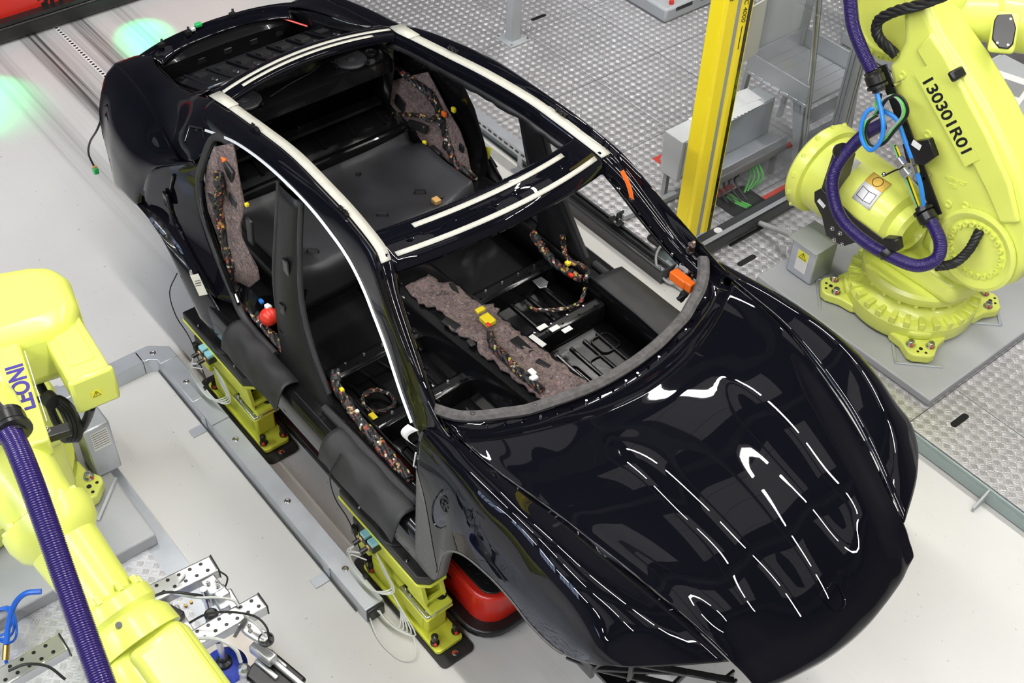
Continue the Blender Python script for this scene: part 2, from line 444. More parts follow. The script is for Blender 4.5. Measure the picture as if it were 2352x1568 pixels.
# roof lights: slanted daylight glazing bars seen mirrored in the paint
for w, (x0, y0) in enumerate(((-3.9, -10.4), (-.6, -10.4), (2.7, -10.4), (-7.2, -10.4))):
    fr = MB()
    for k in range(6): fr.bar((x0+k*.5, y0, 6.9), (x0+k*.5, y0+2.1, 9.3), .06, .06)
    for k in range(4): fr.bar((x0, y0+k*.7, 6.9+k*.8), (x0+2.5, y0+k*.7, 6.9+k*.8), .06, .06)
    wo = struct(fr, 'window_%d' % (w+1), 'hall_dark')
    for a in range(5):
        for b in range(3):
            p = MB(); x = x0+a*.5
            p.add([(x+.03, y0+b*.7+.03, 6.9+b*.8+.03), (x+.47, y0+b*.7+.03, 6.9+b*.8+.03), (x+.47, y0+b*.7+.67, 6.9+b*.8+.77), (x+.03, y0+b*.7+.67, 6.9+b*.8+.77)], [(0, 1, 2, 3)])
            p.build('pane', 'window_light', wo)
# hall lamps: rows of long batten lamps hung on wires
LAMPS = []
def lamp(x, y, z=6.9, L=1.5):
    o = thing('batten_lamp', (x, y, z), 'long white batten lamp hanging under the hall roof', 'lamp', 'batten lamps in rows under the roof')
    MB().box((x, y, z+.06), (L, .12, .07)).build('housing', 'lamp_housing', o, bevel=.01)
    MB().box((x, y, z), (L-.04, .07, .04)).build('tube', 'lamp_tube', o)
    for s in (-1, 1): MB().cyl((x+s*L*.4, y, z+.09), (x+s*L*.4, y, 10.0), .006, 6).build('hanger', 'steel', o)
for y in (-6.6, -1.2, 4.2):
    for k in range(6):
        lamp(-3.0+k*1.9, y)

# ------------------------------------------------------------------ raised tread-plate deck on the right
deck = struct(MB().box((-3.6, 4.35, .045), (12.6, 4.98, .07)).box((-5.7, 1.82, .045), (8.0, .08, .07)), 'trim_1', 'green_grey')
def plates(xb, yb):
    for i in range(len(xb)-1):
        for j in range(len(yb)-1):
            x0, x1, y0, y1 = xb[i]+.002, xb[i+1]-.002, yb[j]+.002, yb[j+1]-.002
            MB().box(((x0+x1)/2, (y0+y1)/2, .092), (x1-x0, y1-y0, .016)).build('floor_plate', 'tread', deck)
plates([-9.6, -7.7, -5.8, -4.63, -3.84, -3.07, -2.25, -1.47, -.6], [1.80, 2.783, 3.42, 4.6, 5.8, 6.8])
plates([-.6, .35, 1.31, 2.2, 2.7], [1.885, 2.322, 3.35, 4.6, 5.8, 6.8])
# slots cut in the plates
def slot(p, d, l, w):
    p = Vector(p); R = axis_mat((0, 0, 1), (0, 1, 0)); a = math.atan2(d[1], d[0])
    R = Matrix.Rotation(a, 3, 'Z')
    MB().prism(rrect(l, w, w*.48, 5), .0012, R, (p.x, p.y, .1)).build('plate_slot', 'black_metal', deck)
slot((-3.189,3.014,0.100), (0, 1), .15, .035)
slot((1.471,2.145,0.100), (0, 1), .14, .04)
slot((0.078,2.127,0.100), (0, 1), .15, .04)
slot((-0.171,2.187,0.100), (0, 1), .16, .04)
# deck edge beam with stiffener lugs (near the car's nose)
eb = struct(MB().box((1.45, 1.872, .068), (3.0, .012, .064)).box((1.45, 1.93, .03), (3.0, .05, .06)), 'trim_2', 'green_grey')
for x in (1.86, .9):
    MB().prism([(0, 0), (.11, 0), (.11, .03), (0, .1)], .012, Matrix(((0, 0, 1), (-1, 0, 0), (0, 1, 0))), (x, 1.87, 0)).build('lug', 'grey_paint', eb)

# grey cable trough in front of the deck, beside the car's far sill
t = thing('cable_trough', (-1.1, 1.74, 0), 'dark grey steel cable trough on the floor beside the far car sill', 'cable trough')
MB().sweep([(-1.62, 1.745, .0), (-.42, 1.745, .0)], [(-.06, 0), (.06, 0), (.06, .085), (.05, .095), (.043, .095), (.043, .02), (-.043, .02), (-.043, .06), (-.06, .06)], smooth=False).build('channel', 'dark_beam', t, bevel=.004)
MB().box((-.415, 1.745, .05), (.012, .12, .1)).build('end_plate', 'dark_beam', t)
# galvanised perforated rail further back
t = thing('perforated_rail', (-1.95, 1.74, 0), 'galvanised perforated rail on short legs behind the far rear door opening', 'rail')
MB().box((-2.25, 1.72, .14), (1.25, .006, .055)).box((-2.25, 1.755, .165), (1.25, .07, .006)).build('rail_profile', 'galv', t)
for k in range(20): MB().box((-2.83+k*.06, 1.7155, .142), (.034, .003, .012)).build('slot', 'black_metal', t)
for x in (-2.6, -1.85):
    MB().box((x, 1.73, .07), (.045, .008, .14)).box((x, 1.70, .004), (.05, .07, .008)).build('leg', 'galv', t)

# square post with a foot plate
p = Vector((-3.057,2.646,0.100))
t = thing('square_post', (p.x, p.y, .1), 'grey square steel post bolted to the tread-plate deck', 'post')
MB().box((p.x, p.y, 1.1), (.085, .085, 2.0)).build('shaft', 'grey_paint', t, bevel=.008)
MB().box((p.x, p.y, .106), (.2, .2, .012)).build('foot_plate', 'grey_paint', t, bevel=.002)
for a in (-1, 1):
    for b in (-1, 1): MB().cyl((p.x+a*.08, p.y+b*.08, .11), (p.x+a*.08, p.y+b*.08, .122), .009, 6).build('bolt', 'steel', t)

# ------------------------------------------------------------------ galvanised cable duct on the near floor
t = thing('cable_duct', (-.6, -1.06, 0), 'pale galvanised cable duct bolted to the floor along the yellow supports', 'cable duct')
H = .10
def duct(x0, x1, nm='duct_section'):
    o = MB().box(((x0+x1)/2, -1.065, H/2), (x1-x0-.003, .105, H)).build(nm, 'galv', t, bevel=.004)
    return o
duct(-1.56, -1.19); duct(-1.19, -.98); duct(-.98, .475)
MB().box((-1.085, -1.065, H+.001), (.206, .104, .002)).build('joint_cover', 'galv', t)
# mitred bend and the branch to the robot
oc = [(-1.655, -1.0125), (-1.73, -1.10), (-1.73, -1.19), (-1.625, -1.19), (-1.625, -1.15), (-1.59, -1.1175), (-1.655+.0, -1.1175)]
MB().prism([(-1.655, -1.0125), (-1.735, -1.105), (-1.735, -1.185), (-1.63, -1.185), (-1.63, -1.155), (-1.60, -1.1175), (-1.56, -1.1175), (-1.56, -1.0125)], H).build('bend', 'galv', t, bevel=.004)
MB().box((-1.6825, -1.55, H/2), (.105, .725, H)).build('duct_section', 'galv', t, bevel=.004)
MB().box((-1.6825, -1.188, H+.0005), (.07, .006, .002)).build('joint_gap', 'black_metal', t)
for px in ((351,811),(428,877),(541,1009),(660,1151),(793,1306)):
    pass
for q in ((-1.660,-1.112,0.100), (-1.348,-1.070,0.100), (-0.819,-1.066,0.100), (-0.301,-1.066,0.100), (0.220,-1.062,0.100)):
    MB().lathe((q[0], q[1], H), (0, 0, 1), [(.017, 0), (.017, .003), (.011, .006), (.008, .003)], 16).build('screw', 'steel', t)
for x in (-1.075, .14):
    MB().box((x, -1.16, .004), (.06, .09, .006)).box((x, -1.121, .05), (.06, .004, .1)).build('floor_clip', 'galv', t)
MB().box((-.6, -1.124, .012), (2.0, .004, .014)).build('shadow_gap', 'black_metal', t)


# ================================================================== CAR BODY
car = thing('car_body', (0, 0, .5), 'glossy black car body shell without doors, glass or wheels on yellow supports', 'car')
def both(fn):
    for sgn in (-1, 1): fn(sgn)
def side(P, s): return [[(q[0], q[1]*s, q[2]) for q in r] for r in P]
def line(P, s): return [(q[0], q[1]*s, q[2]) for q in P]

# ---- hood: rows from the cowl to the nose, columns from the middle to the shut line
hood_half = [
 [(1.02, 0, 1.366), (.993, .24, 1.366), (.955, .36, 1.364), (.90, .50, 1.356), (.845, .62, 1.352), (.80, .71, 1.357), (.767, .779, 1.366)],
 [(1.16, 0, 1.367), (1.14, .24, 1.368), (1.12, .36, 1.369), (1.08, .50, 1.366), (1.04, .62, 1.361), (1.0, .71, 1.362), (.98, .763, 1.366)],
 [(1.34, 0, 1.352), (1.33, .22, 1.355), (1.32, .335, 1.368), (1.29, .48, 1.370), (1.26, .60, 1.364), (1.23, .68, 1.36), (1.21, .722, 1.362)],
 [(1.55, 0, 1.320), (1.54, .20, 1.319), (1.53, .32, 1.337), (1.51, .44, 1.341), (1.49, .54, 1.335), (1.47, .62, 1.325), (1.46, .666, 1.323)],
 [(1.75, 0, 1.272), (1.74, .18, 1.270), (1.73, .295, 1.285), (1.72, .40, 1.289), (1.71, .48, 1.282), (1.70, .555, 1.268), (1.70, .606, 1.262)],
 [(1.93, 0, 1.208), (1.92, .16, 1.202), (1.92, .275, 1.214), (1.92, .36, 1.218), (1.92, .43, 1.206), (1.92, .49, 1.182), (1.92, .538, 1.169)],
 [(2.09, 0, 1.130), (2.08, .15, 1.124), (2.07, .262, 1.130), (2.06, .34, 1.130), (2.05, .40, 1.122), (2.05, .455, 1.112), (2.045, .505, 1.112)],
 [(2.175, 0, 1.070), (2.165, .14, 1.066), (2.15, .25, 1.066), (2.135, .33, 1.066), (2.125, .39, 1.064), (2.11, .44, 1.062), (2.10, .485, 1.075)],
 [(2.222, 0, 1.005), (2.215, .13, 1.004), (2.20, .24, 1.004), (2.185, .32, 1.004), (2.172, .38, 1.008), (2.155, .43, 1.014), (2.145, .470, 1.035)],
 [(2.225, 0, .965), (2.218, .13, .965), (2.20, .24, .965), (2.185, .32, .968), (2.17, .38, .972), (2.15, .43, .98), (2.135, .46, 1.0)]]
def full(half): return [[(q[0], -q[1], q[2]) for q in reversed(r[1:])] + list(r) for r in half]
hood = MB().grid(patch(full(hood_half), 8, 6)).build('hood', 'paint', car, solid=.004, angle=60)
# shield-shaped emblem recess
bd = [(0, -.055), (.03, -.04), (.042, -.005), (.045, .035), (.025, .045), (0, .04), (-.025, .045), (-.045, .035), (-.042, -.005), (-.03, -.04)]
ex = Vector((0, 1, 0)); ey = Vector((-.90, 0, .43)).normalized(); en = ex.cross(ey); en = en if en.z > 0 else -en
emb = MB()
P = cr_pts([Vector((2.10, 0, 1.128)) + ex*a + ey*b + en*.001 for a, b in bd] + [Vector((2.10, 0, 1.128)) + ex*bd[0][0] + ey*bd[0][1] + en*.001], 4)
emb.tube(P, .0022, 6, smooth=False); emb.build('emblem_recess', 'paint', hood)

# ---- front fenders: columns from the shut line over the crest to the lower edge
fend = [
 [(.66, .792, 1.352), (.625, .84, 1.352), (.615, .872, 1.315), (.635, .902, 1.20), (.66, .925, 1.05), (.67, .942, .84), (.672, .952, .60)],
 [(.775, .787, 1.366), (.77, .83, 1.370), (.76, .882, 1.338), (.76, .914, 1.22), (.765, .936, 1.08), (.765, .952, .86), (.765, .958, .60)],
 [(.87, .778, 1.366), (.87, .835, 1.380), (.87, .890, 1.350), (.865, .922, 1.24), (.86, .944, 1.10), (.855, .960, .87), (.845, .966, .66)],
 [(.96, .769, 1.366), (.96, .838, 1.388), (.96, .896, 1.358), (.95, .930, 1.26), (.935, .953, 1.14), (.92, .964, 1.02), (.905, .970, .90)],
 [(1.07, .755, 1.368), (1.07, .84, 1.396), (1.07, .902, 1.364), (1.06, .936, 1.28), (1.045, .957, 1.18), (1.035, .967, 1.11), (1.02, .974, 1.045)],
 [(1.21, .728, 1.362), (1.21, .84, 1.402), (1.21, .894, 1.372), (1.205, .930, 1.29), (1.20, .954, 1.20), (1.195, .965, 1.15), (1.19, .974, 1.098)],
 [(1.34, .698, 1.349), (1.345, .83, 1.396), (1.345, .892, 1.366), (1.345, .928, 1.29), (1.345, .952, 1.20), (1.34, .963, 1.15), (1.335, .972, 1.095)],
 [(1.464, .672, 1.324), (1.465, .815, 1.375), (1.465, .888, 1.345), (1.46, .920, 1.27), (1.455, .942, 1.18), (1.45, .954, 1.11), (1.445, .962, 1.045)],
 [(1.587, .645, 1.297), (1.58, .80, 1.342), (1.575, .878, 1.308), (1.565, .908, 1.24), (1.56, .928, 1.16), (1.56, .938, 1.09), (1.56, .946, 1.02)],
 [(1.704, .612, 1.262), (1.69, .775, 1.302), (1.67, .872, 1.262), (1.66, .902, 1.21), (1.655, .918, 1.16), (1.655, .927, 1.11), (1.655, .934, 1.06)],
 [(1.818, .578, 1.219), (1.79, .745, 1.255), (1.75, .868, 1.225), (1.725, .904, 1.19), (1.715, .916, 1.16), (1.715, .920, 1.13), (1.71, .922, 1.095)],
 [(1.928, .544, 1.169), (1.87, .715, 1.205), (1.80, .855, 1.190), (1.77, .893, 1.172), (1.76, .904, 1.158), (1.757, .908, 1.142), (1.755, .910, 1.125)],
 [(2.04, .513, 1.115), (1.955, .68, 1.150), (1.86, .82, 1.155), (1.81, .872, 1.155), (1.79, .89, 1.150), (1.782, .897, 1.145), (1.775, .903, 1.138)]]
def fender(s):
    o = MB().grid(patch(side(fend, s), 6, 5)).build('front_fender', 'paint', car, solid=.004, angle=60)
    # rolled flange along the wheel arch and the rear edge
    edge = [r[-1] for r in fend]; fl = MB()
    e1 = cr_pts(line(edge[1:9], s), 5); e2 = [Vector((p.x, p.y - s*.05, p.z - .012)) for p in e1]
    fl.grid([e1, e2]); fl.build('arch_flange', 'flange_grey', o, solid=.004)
    # bare grey hem along the arch and the lower rear corner
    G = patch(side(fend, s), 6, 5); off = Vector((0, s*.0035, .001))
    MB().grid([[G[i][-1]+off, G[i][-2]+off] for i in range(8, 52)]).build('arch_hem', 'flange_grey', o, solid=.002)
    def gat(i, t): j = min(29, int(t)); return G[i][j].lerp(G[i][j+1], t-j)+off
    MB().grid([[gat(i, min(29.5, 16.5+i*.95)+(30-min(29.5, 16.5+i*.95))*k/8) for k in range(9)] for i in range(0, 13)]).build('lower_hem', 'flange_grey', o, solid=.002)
    fl = MB(); e1 = cr_pts(line([r for r in fend[0][1:]], s), 5); e2 = [Vector((p.x+.045, p.y - s*.045, p.z)) for p in e1]
    fl.grid([e1, e2]); fl.build('rear_flange', 'flange_grey', o, solid=.003)
    # headlamp frame edge
    e1 = cr_pts(line(fend[-1], s), 5); e2 = [Vector((p.x-.03, p.y-s*.01, p.z-.05)) for p in e1]
    MB().grid([e1, e2]).build('lamp_flange', 'shell', o, solid=.003)
    return o
fR = fender(-1); fL = fender(1)
# headlamp carriers and front bracket seen below the fender
def front_bracket(s):
    m = MB()
    for a, b in (((1.74, .84, 1.08), (1.93, .60, .98)), ((1.70, .86, .98), (1.90, .62, .86)), ((1.74, .84, 1.08), (1.70, .86, .98)), ((1.93, .60, .98), (1.90, .62, .86)), ((1.80, .76, 1.05), (1.80, .76, .92)), ((1.70, .86, .98), (1.93, .60, .98)), ((1.93, .60, .98), (2.05, .45, .92)), ((1.90, .62, .86), (2.05, .45, .80)), ((2.05, .45, .92), (2.05, .45, .8)), ((1.60, .90, 1.0), (1.74, .84, 1.08)), ((1.58, .88, .92), (1.70, .86, .98))):
        m.bar((a[0], a[1]*s, a[2]), (b[0], b[1]*s, b[2]), .03, .012)
    m.box((2.02, .5*s, .86), (.012, .16, .14)); m.box((1.66, .87*s, .97), (.10, .02, .09))
    m.build('headlamp_bracket', 'dark_plastic', car, bevel=.003)
both(front_bracket)
# charge socket set in the near fender
ch = thing_c = None
c0 = Vector((.868, -.936, 1.155))
rim = MB(); pts = []
nrm = Vector((0, -.97, .22)).normalized(); ax = Vector((1, 0, 0)); ay = nrm.cross(ax); ay = ay if ay.z > 0 else -ay
for i in range(33):
    a = 2*PI*i/32; pts.append(c0 + ax*(.058*math.cos(a)+.020*math.sin(a)) + ay*.118*math.sin(a) + nrm*.004)
rim.tube(pts, .004, 8, smooth=False); rim.build('charge_flap_rim', 'paint', fR)
MB().add([p for p in pts[:-1]] + [c0+nrm*.004], [(i, (i+1) % 32, 32) for i in range(32)]).build('charge_recess', 'glass_dark', fR)
cs = c0+ay*.03+ax*.008
MB().lathe(cs+nrm*.003, nrm, [(.036, 0), (.038, .008), (.030, .010), (.029, .004)], 20).build('charge_socket', 'dark_plastic', fR)
for i in range(5):
    a = 2*PI*i/5; q = cs+ax*.016*math.cos(a)+ay*.016*math.sin(a)
    MB().cyl(q+nrm*.006, q+nrm*.014, .006, 8).build('socket_pin', 'black_metal', fR)

# ---- windscreen pillar and roof rail, one pressing per side: columns from the glass flange over the crown to the window edge
rail = [
 [(-1.52, .48, 1.60), (-1.506, .508, 1.656), (-1.50, .562, 1.66), (-1.47, .635, 1.65), (-1.42, .682, 1.575), (-1.41, .66, 1.54)],
 [(-1.33, .49, 1.63), (-1.327, .512, 1.68), (-1.327, .564, 1.685), (-1.30, .635, 1.695), (-1.25, .682, 1.64), (-1.25, .65, 1.60)],
 [(-1.05, .49, 1.67), (-1.05, .516, 1.72), (-1.05, .568, 1.725), (-1.049, .635, 1.742), (-1.03, .682, 1.708), (-1.03, .65, 1.66)],
 [(-.76, .50, 1.70), (-.76, .525, 1.757), (-.76, .577, 1.762), (-.759, .636, 1.777), (-.76, .682, 1.744), (-.76, .65, 1.69)],
 [(-.46, .52, 1.71), (-.46, .545, 1.767), (-.46, .596, 1.773), (-.46, .638, 1.793), (-.46, .682, 1.735), (-.46, .65, 1.68)],
 [(-.246, .53, 1.70), (-.246, .556, 1.757), (-.246, .606, 1.764), (-.246, .648, 1.788), (-.25, .685, 1.690), (-.25, .655, 1.635)],
 [(-.035, .55, 1.68), (-.035, .573, 1.733), (-.035, .624, 1.74), (-.04, .662, 1.762), (-.12, .692, 1.648), (-.12, .662, 1.595)],
 [(.045, .565, 1.66), (.045, .592, 1.71), (.045, .642, 1.714), (.06, .688, 1.722), (.0, .707, 1.585), (-.02, .677, 1.54)],
 [(.15, .62, 1.585), (.155, .640, 1.628), (.14, .675, 1.646), (.155, .716, 1.662), (.10, .727, 1.520), (.08, .695, 1.48)],
 [(.30, .66, 1.475), (.31, .683, 1.508), (.29, .715, 1.530), (.31, .747, 1.565), (.22, .752, 1.438), (.20, .715, 1.40)],
 [(.46, .70, 1.36), (.47, .722, 1.392), (.444, .749, 1.422), (.475, .776, 1.478), (.37, .792, 1.335), (.35, .75, 1.30)],
 [(.60, .735, 1.30), (.61, .757, 1.325), (.60, .780, 1.345), (.63, .802, 1.395), (.50, .825, 1.262), (.48, .78, 1.23)],
 [(.70, .75, 1.28), (.71, .77, 1.305), (.71, .79, 1.33), (.73, .808, 1.362), (.60, .85, 1.255), (.58, .80, 1.21)]]
def rail_side(s):
    o = MB().grid(patch(side(rail, s), 8, 5)).build('roof_rail', 'paint', car, solid=.003, angle=50)
    # pale primer band where the roof glass will be bonded
    a = cr_pts(line([r[1] for r in rail[:8]], s), 8); b = cr_pts(line([r[2] for r in rail[:8]], s), 8)
    up = Vector((0, 0, .006))
    a = [p+up for p in a]; b = [p+up for p in b]
    MB().grid([a, b]).build('primer_band', 'primer', o, solid=.003)
    # ragged inner flange under the band
    m = MB(); fl1 = cr_pts(line([r[0] for r in rail[:8]], s), 8); fl2 = [Vector((p.x, p.y - s*(.012+.008*random.random()), p.z-.02-.01*random.random())) for p in fl1]
    m.grid([fl1, fl2]); m.build('headliner_flange', 'dark_plastic', o, solid=.003)
    # bright window trim
    T = cr_pts(line([r[4] for r in rail[:12]], s), 6)
    w = MB(); w.sweep(T, [(-.011, -.006), (.011, -.006), (.011, .006), (-.011, .006)], up=(0, -s*.7, .7), smooth=False)
    if s < 0: w.build('window_trim', 'trim_white', o)
    # roof clips
    for x, y, z in ((-1.10, .575, 1.732), (-.30, .612, 1.772)):
        c = MB()
        for k in range(4): c.box((x+k*.018, s*(y+.004*(k % 2)), z+.006), (.013, .018, .012)); c.cyl((x+k*.018, s*y, z), (x+k*.018, s*y, z+.02), .004, 6)
        c.build('roof_clip', 'black_metal', o)
    A_ = cr_pts(line([r[0] for r in rail[7:]], s), 5)
    for i, q in enumerate(A_):
        if i % 2: MB().box(q+Vector((.004, -s*.006, .008)), (.016, .010, .012)).build('frame_clip', 'steel' if i % 5 == 0 else 'shell', o, bevel=.003)
    return o
rR = rail_side(-1); rL = rail_side(1)
# wide primer patch at the rear roof corner
for s, o in ((-1, rR), (1, rL)):
    MB().grid([[Vector((x, y*s, z)) for x, y, z in r] for r in (((-1.545, .508, 1.664), (-1.53, .575, 1.67)), ((-1.46, .50, 1.672), (-1.45, .572, 1.68)), ((-1.36, .505, 1.686), (-1.35, .567, 1.692)))]).build('primer_patch', 'primer', o, solid=.003)

# ---- front roof cross member
hd = []
for x, z0 in ((-.135, 1.735), (-.125, 1.762), (-.10, 1.768), (-.06, 1.762), (-.02, 1.758), (.02, 1.748), (.055, 1.738), (.075, 1.715), (.085, 1.69)):
    row = []
    for k in range(-6, 7):
        y = k/6*.60; f = 1-(y/.6)**2
        row.append((x - .012 + .095*f, y, z0 - .030 + .040*f))
    hd.append(row)
header = MB().grid(patch(hd, 3, 3)).build('roof_cross_member', 'paint', car, solid=.004, angle=50)
def on_header(x, y):
    """height of the cross member at local depth x"""
    f = 1-(y/.6)**2
    prof = ((-.135, 1.735), (-.125, 1.762), (-.10, 1.768), (-.06, 1.762), (-.02, 1.758), (.02, 1.748), (.055, 1.738), (.075, 1.715), (.085, 1.69))
    for (a, za), (b, zb) in zip(prof, prof[1:]):
        if a <= x <= b: z0 = za+(zb-za)*(x-a)/(b-a)
    return Vector((x-.012+.095*f, y, z0-.030+.040*f))
for x, y0, y1, w in ((-.075, -.42, .42, .026), (.035, -.56, .56, .024)):
    m = MB(); a = []; b = []
    for k in range(25):
        y = y0+(y1-y0)*k/24
        a.append(on_header(x-w/2, y)+Vector((0, 0, .004))); b.append(on_header(x+w/2, y)+Vector((0, 0, .004)))
    m.grid([a, b]); m.build('primer_band', 'primer', header, solid=.002)
for y in (-.36, -.2, .1, .3):
    m = MB(); ring = []
    for i in range(21):
        a = 2*PI*i/20; yy = y + .055*math.copysign(min(1, abs(math.cos(a))*1.3), math.cos(a)); xx = -.022+.013*math.sin(a)
        ring.append(on_header(xx, yy)+Vector((0, 0, .003)))
    m.tube(ring, .0035, 6, smooth=False); m.build('slot_rim', 'paint', header)
for y in (-.06, .42, -.47):
    m = MB(); c = on_header(-.02, y)
    m.lathe(c, (0, 0, 1), [(.02, 0), (.02, .004), (.015, .005), (.013, .001)], 16); m.build('locating_hole', 'paint', header)
for k in range(22):
    y = -.52+k*.05; c = on_header(-.118, y)
    if k % 2 == 0: MB().cyl(c, c+Vector((0, 0, .006)), .004, 8).build('rivet', 'shell', header)

# ---- rear quarter panels with haunch
quart = [
 [(-1.33, .81, 1.49), (-1.45, .875, 1.435), (-1.56, .908, 1.36), (-1.64, .930, 1.25), (-1.69, .950, 1.14), (-1.71, .962, 1.06)],
 [(-1.50, .79, 1.408), (-1.60, .872, 1.395), (-1.68, .924, 1.31), (-1.72, .955, 1.2), (-1.735, .972, 1.13), (-1.745, .985, 1.06)],
 [(-1.75, .745, 1.41), (-1.80, .848, 1.395), (-1.85, .920, 1.31), (-1.87, .953, 1.2), (-1.88, .970, 1.13), (-1.89, .984, 1.045)],
 [(-2.0, .695, 1.408), (-2.0, .812, 1.39), (-2.02, .896, 1.31), (-2.04, .932, 1.2), (-2.04, .950, 1.1), (-2.04, .966, .98)],
 [(-2.22, .665, 1.402), (-2.18, .785, 1.385), (-2.16, .866, 1.31), (-2.15, .905, 1.21), (-2.145, .925, 1.1), (-2.13, .938, .97)],
 [(-2.38, .65, 1.392), (-2.33, .755, 1.378), (-2.28, .833, 1.305), (-2.24, .880, 1.22), (-2.22, .902, 1.15), (-2.19, .915, 1.06)],
 [(-2.53, .64, 1.372), (-2.46, .735, 1.362), (-2.39, .81, 1.30), (-2.32, .867, 1.235), (-2.28, .885, 1.20), (-2.25, .897, 1.17)]]
sail = [  # C-pillar between rear glass channel and haunch
 [(-1.33, .5635, 1.6835), (-1.305, .634, 1.6925), (-1.26, .6815, 1.637), (-1.275, .70, 1.60), (-1.285, .735, 1.555)],
 [(-1.50, .5625, 1.6595), (-1.47, .634, 1.650), (-1.43, .69, 1.578), (-1.41, .745, 1.525), (-1.335, .805, 1.492)],
 [(-1.62, .57, 1.615), (-1.60, .63, 1.60), (-1.57, .70, 1.53), (-1.55, .76, 1.455), (-1.50, .79, 1.41)],
 [(-1.78, .555, 1.545), (-1.77, .60, 1.53), (-1.76, .66, 1.465), (-1.76, .71, 1.425), (-1.75, .745, 1.41)],
 [(-2.0, .535, 1.47), (-2.0, .565, 1.46), (-2.0, .615, 1.425), (-2.0, .655, 1.41), (-2.0, .695, 1.408)],
 [(-2.25, .51, 1.42), (-2.24, .54, 1.418), (-2.23, .585, 1.41), (-2.23, .625, 1.405), (-2.22, .665, 1.402)],
 [(-2.44, .46, 1.385), (-2.43, .50, 1.39), (-2.41, .55, 1.392), (-2.40, .60, 1.393), (-2.38, .65, 1.392)],
 [(-2.545, .40, 1.345), (-2.55, .46, 1.352), (-2.55, .52, 1.36), (-2.54, .58, 1.366), (-2.53, .64, 1.372)]]
def quarter(s):
    o = MB().grid(patch(side(quart, s), 6, 5)).build('rear_quarter_panel', 'paint', car, solid=.004, angle=60)
    MB().grid(patch(side(sail, s), 6, 5)).build('rear_pillar', 'paint', car, solid=.004, angle=60)
    # wheel arch lip, lower rocker end and arch liner
    lip = [(-1.25, .955, .60), (-1.34, .965, .76), (-1.41, .972, .90), (-1.50, .978, 1.0), (-1.60, .982, 1.05), (-1.745, .982, 1.06), (-1.89, .982, 1.045), (-2.04, .966, .98), (-2.13, .938, .97)]
    e1 = cr_pts(line(lip, s), 5); e2 = [Vector((p.x, p.y-s*.09, p.z-.005)) for p in e1]; e3 = [Vector((p.x, p.y-s*.30, p.z+.02)) for p in e1]
    MB().grid([e1, e2, e3]).build('arch_liner', 'shell', o, solid=.004)
    # rear rocker / dog leg between door opening and arch
    dog = [[(-1.71, .96, 1.06), (-1.66, .93, 1.06), (-1.62, .90, 1.05)],
           [(-1.60, .982, 1.05), (-1.56, .945, 1.03), (-1.50, .90, 1.0)],
           [(-1.50, .978, 1.0), (-1.44, .945, .96), (-1.36, .90, .92)],
           [(-1.41, .972, .90), (-1.32, .945, .87), (-1.22, .90, .84)],
           [(-1.34, .965, .76), (-1.22, .945, .74), (-1.08, .91, .76)],
           [(-1.25, .955, .60), (-1.10, .945, .60), (-.95, .92, .70)]]
    MB().grid(patch(side(dog, s), 5, 4)).build('rocker_end', 'shell', car, solid=.004)
    # tail corner return
    e = cr_pts(line([q for q in quart[-1]], s), 5); f = [Vector((p.x+.05, p.y-s*.05, p.z-.05)) for p in e]
    MB().grid([e, f]).build('lamp_flange', 'shell', o, solid=.003)
    return o
qR = quarter(-1); qL = quarter(1)
# ---- tail panel closing the back, curved in plan
def tailrow(dx, z, yw):
    return [(-2.62+dx+.10*(k/8)**2*abs(k/8)+.0, yw*k/8, z - .012*abs(k/8)) for k in range(-8, 9)]
tp = [tailrow(.10, 1.345, .42), tailrow(.03, 1.375, .47), tailrow(.0, 1.372, .53), tailrow(-.005, 1.33, .62), tailrow(.03, 1.25, .70), tailrow(.06, 1.12, .78), tailrow(.06, .95, .78)]
tail = MB().grid(patch(tp, 4, 2)).build('tail_panel', 'paint', car, solid=.004, angle=50)
# ---- boot: rear glass sill beam, shelf, boot floor and sides
beam = []
for dx, dz in ((-.10, -.06), (-.075, -.012), (-.045, .0), (.0, .004), (.038, -.002), (.048, -.012), (.050, -.035)):
    row = []
    for k in range(-8, 9):
        y = k/8*.56; f = 1-(y/.56)**2
        row.append((-1.50-.075*f+dx, y, 1.650+.030*f+dz))
    beam.append(row)
bm_ = MB().grid(patch(beam, 3, 2)).build('rear_glass_sill', 'paint', car, solid=.004, angle=50)
def on_beam(dx, y):
    f = 1-(y/.56)**2; return Vector((-1.50-.075*f+dx, y, 1.650+.030*f+.004))
for dx, w, y0, y1 in ((-.012, .02, -.50, .50), (.028, .02, -.40, .38)):
    a = [on_beam(dx-w/2, y0+(y1-y0)*k/30)+Vector((0, 0, .004)) for k in range(31)]; b = [on_beam(dx+w/2, y0+(y1-y0)*k/30)+Vector((0, 0, .003)) for k in range(31)]
    MB().grid([a, b]).build('primer_band', 'primer', bm_, solid=.002)
sh = [[(-1.66-.07*(1-(k/6)**2), k/6*.56, 1.60) for k in range(-6, 7)],
      [(-1.80, k/6*.58, 1.53) for k in range(-6, 7)],
      [(-1.83, k/6*.58, 1.475) for k in range(-6, 7)],
      [(-1.78, k/6*.58, 1.464) for k in range(-6, 7)],
      [(-1.60, k/6*.58, 1.460) for k in range(-6, 7)],
      [(-1.575, k/6*.58, 1.445) for k in range(-6, 7)],
      [(-1.575, k/6*.58, 1.37) for k in range(-6, 7)],
      [(-1.63, k/6*.58, 1.32) for k in range(-6, 7)]]
shelf = MB().grid(sh).build('parcel_shelf', 'shell', car, solid=.004)


